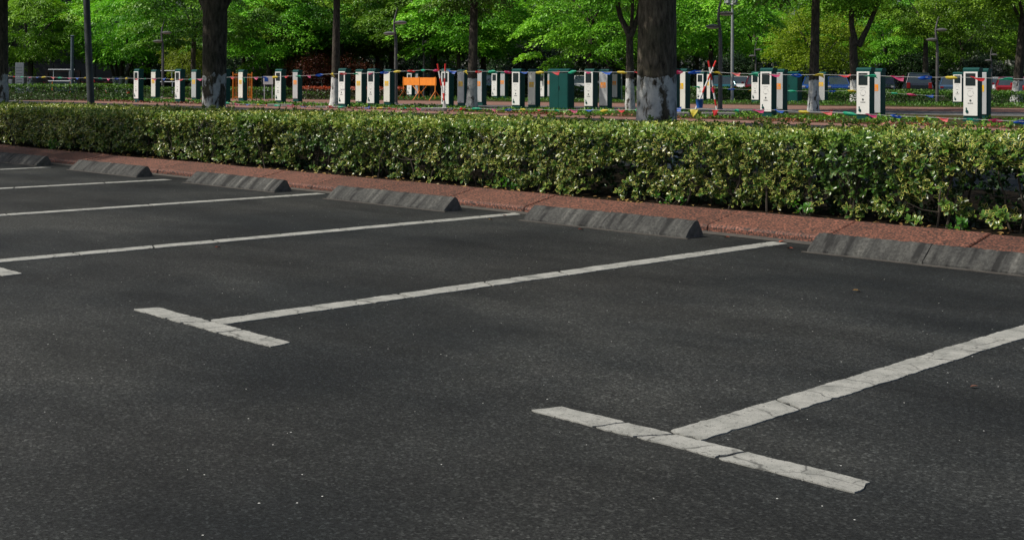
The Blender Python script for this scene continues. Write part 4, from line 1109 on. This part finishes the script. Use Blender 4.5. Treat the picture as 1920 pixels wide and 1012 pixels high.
def simple_post(X, Y, h, r, mat, label, name='post'):
    t = tag(empty(name, (X, Y, 0)), label, 'post')
    b = MB(); b.tube([(0, 0, -.05), (0, 0, h*.5), (0, 0, h)], [r, r, r*.9], 10); b.build('shaft', mat, t, smooth=True)
    b = MB(); b.lathe([(r*1.25, 0), (r*1.3, .03), (r*.6, .07)], 10, (0, 0, h)); b.build('cap', mat, t)
simple_post(-84.9, 42.4, 3.9, .12, M['steelblue'], 'blue-grey steel post between the rail frame and the dark pole')
simple_post(-59.95, 57.0, 2.35, .045, M['whitemetal'], 'thin white post just right of the rough-based dark tree')
simple_post(-46.46, 54.9, 1.40, .03, M['whitemetal'], 'thin white stake beside the right edge of the orange-stickered centre post')
simple_post(-70.6, 52.3, 3.6, .05, M['steelblue'], 'thin dark steel post among the red-leaved shrubs')

# ------------------------------------------------------------------ barrier, gate, marker poles, slabs
def barrier(X, Y, rz, label):
    t = tag(empty('barrier', (X, Y, 0), rz), label, 'barrier')
    for s in (-1, 1):
        b = MB(); b.box(s*.70-.68, s*.70+.68, -.015, .015, .78, 1.18, .006); b.build('board', M['orange_paint'], t)
    for xs in (-1.32, 0.0, 1.32):
        b = MB(); b.box(xs-.02, xs+.02, -.036, -.016, .12, 1.22); b.build('upright', M['orange_paint'], t)
        b = MB()
        for d in (-1, 1): b.tube([(xs, 0, .52), (xs + .10*d, .34*d, .02)], .022, 6)
        b.build('foot', M['orange_paint'], t)
    for s in (-1, 1):
        b = MB(); b.tube([(s*.04, .02, .35), (s*.60, .02, .78)], .016, 6); b.build('brace', M['orange_paint'], t)
barrier(-51.05, 44.35, R(-3), 'orange two-board barrier beside the curved lamp')
t = tag(empty('orange_gate', (-57.1, 37.7, 0), R(45)), 'orange barred construction gate behind the yellow-stickered post', 'gate')
t.scale = (.70, 1, 1)
for z in (.12, 1.28): 
    b = MB(); b.box(-.66, .66, -.02, .02, z, z+.05); b.build('rail', M['orange_paint'], t)
for k in range(12):
    b = MB(); b.box(-.645+k*.113, -.615+k*.113, -.012, .012, .17, 1.28); b.build('bar', M['orange_paint'], t)
for s in (-1, 1):
    b = MB(); b.box(s*.69-.03, s*.69+.03, -.03, .03, 0, 1.42, .006); b.build('gate_post', M['orange_paint'], t)
t = tag(empty('notice_board', (-56.35, 38.75, 0), R(45)), 'white notice board with a blue patch beside the orange gate', 'sign')
b = MB(); b.box(-.25, .25, -.012, .012, .80, 1.22, .004); b.build('board', M['white'], t)
b = MB(); b.box(-.19, .0, -.016, -.0125, .95, 1.15); b.build('blue_patch', M['blue'], t)
for s in (-1, 1):
    b = MB(); b.box(s*.2-.02, s*.2+.02, .013, .045, 0, 1.2); b.build('leg', M['whitemetal'], t)
t = tag(empty('litter_bin', (-61.9, 42.4, 0), R(45)), 'slim black litter bin right of the white notice board', 'bin')
b = MB(); b.box(-.20, .20, -.18, .18, .08, .95, .03); b.build('body', M['black'], t)
b = MB(); b.box(-.23, .23, -.21, .21, .955, 1.02, .02); b.build('lid', M['black'], t)
b = MB(); b.box(-.205, .205, -.186, -.182, .40, .50); b.build('band', M['whitemetal'], t)

def striped_pole(t, p0, p1, r=.030, n=8):
    p0, p1 = Vector(p0), Vector(p1)
    for k in range(n):
        a, c = p0.lerp(p1, k/n + .001), p0.lerp(p1, (k+1)/n - .001)
        b = MB(); b.tube([a, c], r, 10)
        b.build('red_band' if k % 2 else 'white_band', M['red'] if k % 2 else M['white'], t)
def pole_thing(X, Y, off0, off1, label, n=8):
    t = tag(empty('marker_pole', (X, Y, .12)), label, 'marker pole', 'red and white marker poles')
    striped_pole(t, off0, off1, n=n); return t
s4 = math.sqrt(.5)
# tripod at the right: two poles crossing near the top
pole_thing(-25.55, 33.80, (-.02, 0, 0), (.47, .47, 1.64), 'red and white pole slanting right, left leg of the crossed pair by the tall lamp')
pole_thing(-25.10, 34.25, (.05, .05, 0), (-.17, -.13, 1.64), 'nearly upright red and white pole, right leg of the crossed pair by the tall lamp')
pole_thing(-34.52, 31.22, (.0, .0, 0), (-.30*s4, -.30*s4, 1.56), 'red and white pole leaning left in front of the orange barrier', 6)
pole_thing(-34.50, 31.10, (.0, .0, 0), (.02, .06, 1.56), 'upright red and white pole against the screen post by the orange barrier', 6)
t = tag(empty('bucket', (-25.33, 33.75, .26)), 'blue bucket hanging low on the left marker pole', 'bucket')
b = MB(); b.lathe([(.095, 0), (.125, .26), (.135, .27), (.12, .268), (.09, .01)], 16); b.build('pail', M['blue'], t, smooth=True)
b = MB(); b.tube([(.12*math.cos(a), 0, .26 + .12*math.sin(a)) for a in np.linspace(0, math.pi, 9)], .006, 6); b.build('bail', M['lamp'], t)
def slab(X, Y, L, w, h, rz, label):
    o = MB().box(-L/2, L/2, -w/2, w/2, 0, h, .012).build('concrete_slab', M['concrete'], None, (X, Y, 0.0)); o.rotation_euler = (0, 0, rz)
    tag(o, label, 'concrete slab', 'low concrete slabs at the post bed')
slab(-25.95, 33.35, .78, .5, .12, R(45), 'left of the two pale slabs under the crossed marker poles')
slab(-25.00, 34.30, 1.0, .5, .12, R(45), 'right of the two pale slabs under the crossed marker poles')
slab(-34.85, 31.10, 1.1, .5, .115, R(45), 'grey slab under the poles in front of the orange barrier')
slab(-44.0, 30.85, 1.0, .45, .10, R(45), 'pale slab below the post beside the white-footed tree')
slab(-40.9, 30.9, 1.0, .45, .07, R(45), 'flat pale slab at the foot of the straight mottled tree')

# ------------------------------------------------------------------ park furniture at the left
def rail_frame(X, Y, w, z0, z1, leg, label):
    t = tag(empty('rail_frame', (X, Y, 0), R(45)), label, 'rail frame', 'white metal rail frames')
    for z in (z0, z1):
        b = MB(); b.tube([(-w/2, 0, z), (w/2, 0, z)], .035, 8); b.build('rail', M['whitemetal'], t)
    for s in (-1, 1):
        b = MB(); b.tube([(s*w*.34, 0, 0), (s*w*.34, 0, z0)], .035, 8); b.build('leg', M[leg], t)
        b = MB(); b.tube([(s*w*.30, 0, z0), (s*w*.30, 0, z1)], .022, 8); b.build('strut', M['whitemetal'], t)
rail_frame(-87.3, 42.8, 1.85, .83, 1.63, 'orange_paint', 'white rail frame on orange legs before the brown timber frame')
rail_frame(-78.5, 45.95, 1.0, .82, 1.56, 'whitemetal', 'white rail frame behind the first lamp, between the first posts')
rail_frame(-69.05, 51.15, 1.15, .83, 1.08, 'whitemetal', 'low white rail frame behind the red-topped hedge')
t = tag(empty('timber_frame', (-90.1, 44.3, 0), R(45)), 'dark brown timber frame behind the white rails at the far left', 'frame')
for s in (-1, 1):
    b = MB(); b.box(s*1.15-.11, s*1.15+.11, -.11, .11, 0, 1.45); b.build('post', M['timber'], t)
b = MB(); b.box(-1.26, 1.26, -.08, .08, 1.452, 1.62); b.build('beam', M['timber'], t)
b = MB(); b.box(-1.03, 1.03, -.05, .05, .10, .80); b.build('panel', M['steelblue'], t)
t = tag(empty('info_totem', (-87.42, 39.86, 0), R(45)), 'tall pale blue-grey information totem at the far left', 'sign')
b = MB(); b.box(-.29, .29, -.06, .06, .0, 2.08, .01); b.build('slab', M['lamp_pale'], t)
b = MB()
for k in range(7): lines(b, -.22, .2, .5+k*.2, .56+k*.2, 1, k, -.0605)
b.build('lettering', M['print'], t)
t = tag(empty('notice_box', (-87.9, 39.3, 0), R(45)), 'small grey notice box left of the information totem', 'sign')
b = MB(); b.box(-.24, .24, -.08, .08, .62, .95, .01); b.build('box', M['lamp_pale'], t)
b = MB(); b.box(-.06, .06, -.05, .05, 0, .618); b.build('leg', M['steelblue'], t)
for X, Y, lab in ((-81.4, 43.1, 'red and white traffic cone left of the many-stemmed tree'), (-80.35, 44.1, 'red and white traffic cone right of the many-stemmed tree')):
    t = tag(empty('traffic_cone', (X, Y, 0)), lab, 'cone', 'traffic cones by the many-stemmed tree')
    b = MB(); b.box(-.18, .18, -.18, .18, 0, .03, .008); b.build('base', M['red'], t)
    b = MB(); b.lathe([(.13, .031), (.10, .20), (.03, .62)], 14); b.build('body', M['red'], t, smooth=True)
    b = MB(); b.lathe([(.098, .24), (.075, .40)], 14); b.build('band', M['white'], t, smooth=True)

# dark building at the far left
t = tag(empty('dark_building', (-120.0, 57.0, 0), R(45)), 'dark charcoal-clad building behind the trees at the far left', 'building')
b = MB(); b.box(-17, 9, 0, 14, 0, 9.5); b.build('wall', M['building'], t)
b = MB(); b.box(-17.2, 9.2, -.2, 14.2, 9.505, 9.9); b.build('parapet', M['building'], t)
pm = MB().box(-.97, .97, -.06, -.002, 0, 2.25, .01).mesh('cladding_panel', M['building'])
for ix in range(13):
    for iz in range(4):
        link('cladding_panel', pm, t, (-16+ix*2.0, 0, .15+iz*2.33))

# ------------------------------------------------------------------ parked cars beyond the far hedge
CARPAINT = {}
def car_paint(name, col):
    if name not in CARPAINT:
        m = mat_plain('car_paint_' + name, col, 0.25, 0.2, 0.05, 1.0); m.node_tree.nodes["Principled BSDF"].inputs['Coat Weight'].default_value = 0.6
        CARPAINT[name] = m
    return CARPAINT[name]
def loft(secs):
    """secs: list of (y, [(x,z)...]) closed sections joined along y"""
    b = MB(); n = len(secs[0][1]); vs = [(x, y, z) for y, s in secs for x, z in s]; k = len(secs)
    fs = [(i*n+j, i*n+(j+1) % n, (i+1)*n+(j+1) % n, (i+1)*n+j) for i in range(k-1) for j in range(n)]
    fs += [tuple(range(n-1, -1, -1)), tuple(range((k-1)*n, k*n))]
    return b.add(vs, fs)
def make_car(X, Y, rz, paint, label, style='sedan', front=False, lowered=-0.03):
    """length along local y; the end facing the camera is local -y"""
    t = tag(empty('parked_car', (X, Y, lowered), rz), label, 'car', 'cars parked beyond the far hedge')
    suv = style == 'suv'
    hb = 0.98 if suv else 0.86; hr = 1.66 if suv else 1.40; w = .90 if suv else .86; L = 2.25
    def sec(z1, wt, zb=.22): return [(-w*wt*.94, zb), (w*wt*.94, zb), (w*wt, .50), (w*wt*.985, z1*.82), (w*wt*.90, z1), (-w*wt*.90, z1), (-w*wt*.985, z1*.82), (-w*wt, .50)]
    hn, ht = (.74, hb) if front else (hb*.98, .74)
    b = loft([(-L, sec(hn*.86, .90, .32)), (-L+.12, sec(hn, .97)), (-L+1.0, sec(hb, 1.0)), (L-1.0, sec(hb, 1.0)), (L-.12, sec(ht, .97)), (L, sec(ht*.86, .90, .32))])
    b.build('body', paint, t, smooth=True)
    y0, y1 = (-L+1.25, L-.45) if front else (-L+.28 if suv else -L+.55, L-1.25)
    ya, yb = (y0+.75, y1-.45) if front else (y0+(.25 if suv else .5), y1-.75)
    def cab(s, z): return [(-w*s, z), (w*s, z)]
    vs = [(-w*.88, y0, hb-.02), (w*.88, y0, hb-.02), (w*.88, y1, hb-.02), (-w*.88, y1, hb-.02), (-w*.68, ya, hr-.04), (w*.68, ya, hr-.04), (w*.68, yb, hr-.04), (-w*.68, yb, hr-.04)]
    b = MB(); b.add(vs, [(3, 2, 1, 0), (4, 5, 6, 7), (0, 1, 5, 4), (1, 2, 6, 5), (2, 3, 7, 6), (3, 0, 4, 7)])
    b.build('windows', M['winglass'], t)
    b = MB()
    top = [(-w*.70, ya-.03, hr-.045), (w*.70, ya-.03, hr-.045), (w*.70, yb+.03, hr-.045), (-w*.70, yb+.03, hr-.045), (-w*.60, ya+.15, hr), (w*.60, ya+.15, hr), (w*.60, yb-.15, hr), (-w*.60, yb-.15, hr)]
    b.add(top, [(3, 2, 1, 0), (4, 5, 6, 7), (0, 1, 5, 4), (1, 2, 6, 5), (2, 3, 7, 6), (3, 0, 4, 7)])
    for i, j in ((0, 4), (1, 5), (2, 6), (3, 7)):
        b.tube([Vector(vs[i])*1.0, vs[j]], .030, 6)
    for s in (-1, 1): b.tube([(s*w*.885, (y0+y1)/2, hb-.02), (s*w*.69, (ya+yb)/2, hr-.04)], .035, 6)
    b.build('roof', paint, t, smooth=True)
    for sx in (-1, 1):
        b = MB(); b.box(sx*.68-.11, sx*.68+.11, -L-.012, -L+.10, .62, .74 if not suv else 1.0, .02)
        b.build('headlight' if front else 'tail_light', M['diffuser'] if front else M['tail_red'], t)
        b = MB(); b.box(sx*(w+.09)-.08, sx*(w+.09)+.08, yb-.25 if not front else y0+.35, yb-.1 if not front else y0+.5, hb+.01, hb+.15, .02); b.build('mirror', paint, t)
        for wy in (-L+.85, L-.85):
            b = MB(); b.tube([(sx*(w-.17), wy, .31), (sx*(w+.01), wy, .31)], .31, 18); wh = b.build('wheel', M['rubber'], t)
            b = MB(); b.tube([(sx*(w+.011), wy, .31), (sx*(w+.02), wy, .31)], .19, 14); b.build('rim', M['lamp_pale'], wh)
    b = MB(); b.box(-.24, .24, -L-.014, -L+.06, .44, .54); b.build('number_plate', M['white'] if not front else M['blue'], t)
    return t
for X, Y, cn, colr, st, fr, lab in [
    (-52.35, 72.1, 'teal', (0.02, 0.12, 0.15), 'sedan', False, 'dark teal car seen behind the tall dark lamp'),
    (-56.15, 79.6, 'white', (0.72, 0.73, 0.72), 'sedan', True, 'white car right of the pale floodlight pole'),
    (-50.64, 73.8, 'wine', (0.11, 0.01, 0.02), 'sedan', False, 'dark wine-red car left of the post with the red pennant'),
    (-50.15, 80.0, 'blue', (0.01, 0.07, 0.34), 'sedan', True, 'deep blue car seen left of the half-white tree'),
    (-48.99, 81.1, 'navy', (0.012, 0.05, 0.22), 'sedan', True, 'blue car just left of the two-limbed tree'),
    (-48.64, 87.1, 'black', (0.012, 0.013, 0.016), 'sedan', True, 'black car half hidden right of the two-limbed tree'),
    (-43.10, 81.4, 'charcoal', (0.014, 0.020, 0.030), 'suv', False, 'dark van-like car with a red lamp beside the slim white-footed tree'),
    (-43.38, 86.7, 'slate', (0.05, 0.10, 0.17), 'sedan', False, 'slate blue car right of the grey far lamp'),
    (-42.20, 90.7, 'white', None, 'sedan', True, 'white car behind the rightmost charging posts'),
    (-38.80, 85.7, 'crimson', (0.25, 0.012, 0.02), 'sedan', False, 'dark red car with a blue-green window beside the right-hand tree'),
    (-37.03, 84.6, 'scarlet', (0.45, 0.015, 0.018), 'sedan', False, 'farthest red car cut by the right edge'),
    (-61.52, 68.6, 'white', None, 'sedan', True, 'white car front peeping out right of the big green cabinet'),
    (-68.1, 66.2, 'slate', None, 'sedan', True, 'blue-grey car behind the small far posts right of the rough-based tree'),
    (-71.8, 62.5, 'black', None, 'sedan', False, 'black car in the shade behind the orange barrier')]:
    az = math.atan2(Y, X) - math.pi/2
    make_car(X, Y, az + R(random.uniform(-6, 6)), car_paint(cn, colr), lab, st, fr)

# ------------------------------------------------------------------ pennant strings
def flag_mesh(kind, mat, seed):
    """a thin triangular cloth, hanging, blown along the string or rolled round it"""
    r = random.Random(seed); nu, nv = 7, 5; vs = []
    for i in range(nu):
        u = i/(nu-1)
        for j in range(nv):
            v = j/(nv-1)
            if kind == 'hang':        # top edge on the string, point down
                x = lerp(-.13, .13, u)*(1-.92*v); z = -.26*v; y = .05*math.sin(u*5+v*4+seed)*v
            elif kind == 'blown':     # point to the left, broad end to the right, flapping
                x = lerp(-.19, .15, u); h = .13*u; z = -h*(v-.25)*1.0 + .015*math.sin(u*6+seed); y = .05*u*math.sin(v*4+seed)
            else:                     # rolled spindle round the string
                x = lerp(-.19, .19, u); rad = .042*math.sin(math.pi*min(1, u*.9+.05))**.8 + .006; a = v*5.2+u*2+seed
                z = rad*math.sin(a)*1.2-.012; y = rad*math.cos(a)
            vs.append((x, y, z))
    fs = [(i*nv+j, (i+1)*nv+j, (i+1)*nv+j+1, i*nv+j+1) for i in range(nu-1) for j in range(nv-1)]
    me = bpy.data.meshes.new('pennant'); me.from_pydata(vs, [], fs); me.materials.append(mat)
    me.polygons.foreach_set('use_smooth', [True]*len(me.polygons)); me.update(); return me
FM = {(c, k): flag_mesh(k, M['flag_'+c], i*3+j) for i, c in enumerate(FLAG) for j, k in enumerate(('hang', 'blown', 'rolled'))}
def string(pts, label, step, seed, first=0):
    r = random.Random(seed); o0 = Vector(pts[0])
    t = tag(empty('pennant_string', o0), label, 'bunting', 'strings of coloured pennants')
    P_ = []
    for a, c in zip(pts[:-1], pts[1:]):
        a, c = Vector(a), Vector(c); n = max(2, int((c-a).length/.35))
        for i in range(n):
            q = a.lerp(c, i/n); q.z -= .03*math.sin(math.pi*i/n)*min(1, (c-a).length/3); P_.append(q - o0)
    P_.append(Vector(pts[-1]) - o0)
    b = MB(); b.tube(P_, .0055, 5); b.build('cord', M['cord'], t)
    s = .25; k = first; cols = ['blue', 'yellow', 'red', 'green', 'pink']; acc = 0
    for a, c in zip(P_[:-1], P_[1:]):
        L = (c-a).length
        while s <= acc + L:
            p = a.lerp(c, (s-acc)/L); kind = r.choices(('hang', 'blown', 'rolled'), (.07, .50, .43))[0]
            col = cols[k % 5]
            f = link('pennant', FM[(col, kind)], t, p); f['label'] = col + ' pennant'
            sc = r.uniform(.75, 1.05)*lerp(.85, 1.2, min(1, max(0, (p.x + o0.x + 60)/42))); f.scale = (sc, sc, sc)
            d = (c-a).normalized(); f.rotation_euler = (r.uniform(-.5, .5), -math.asin(d.z) + r.uniform(-.12, .12), math.atan2(d.y, d.x) + r.uniform(-.3, .3))
            k += 1; s += step*r.uniform(.85, 1.15)
        acc += L
UP = [(-65.52, 28.71, 1.2), (-64.48, 28.79, 1.175), (-60.77, 29.11, 1.145), (-57.09, 29.42, 1.117), (-54.1, 29.68, 1.103), (-51.67, 29.88, 1.11), (-49.94, 30.03, 1.07), (-47.98, 30.2, 1.145), (-46.84, 30.29, 1.171), (-43.15, 30.61, 1.223), (-40.81, 30.81, 1.31), (-39.91, 30.88, 1.332), (-38.32, 31.02, 1.353), (-37.2, 31.11, 1.412), (-35.58, 31.25, 1.469), (-34.98, 31.3, 1.45), (-32.55, 31.51, 1.412), (-28.66, 31.84, 1.411), (-26.67, 32.01, 1.394), (-25.08, 32.14, 1.394), (-23.98, 32.24, 1.411), (-22.04, 32.4, 1.333), (-20.18, 32.56, 1.32), (-18.89, 32.67, 1.307), (-16.2, 32.9, 1.255), (-11.35, 33.3, 1.20)]
LO = [(-47.98, 30.2, 0.12), (-47.01, 30.28, 0.11), (-45.12, 30.44, 0.07), (-43.14, 30.61, 0.06), (-40.65, 30.82, 0.065), (-38.31, 31.02, 0.07), (-36.64, 31.16, 0.07), (-35.0, 31.3, 0.13), (-33.03, 31.47, 0.125), (-30.65, 31.67, 0.145), (-28.44, 31.86, 0.168), (-26.76, 32.0, 0.2), (-25.17, 32.14, 0.279), (-24.07, 32.23, 0.266), (-21.86, 32.42, 0.292), (-19.85, 32.59, 0.269), (-18.58, 32.7, 0.221), (-17.21, 32.81, 0.193), (-16.05, 32.91, 0.162), (-11.34, 33.3, 0.13)]
string(UP, 'upper string of coloured pennants crossing in front of all the charging posts at cap height', .70, 1)
string(LO, 'lower string of coloured pennants along the foot of the front posts', .70, 2, 2)
string([(-39.5, 52.0, .80), (-36.0, 54.0, .62), (-32.0, 55.5, .66), (-28.6, 56.6, .42)], 'short far string of pennants sagging between the far posts at the right', .9, 3, 3)
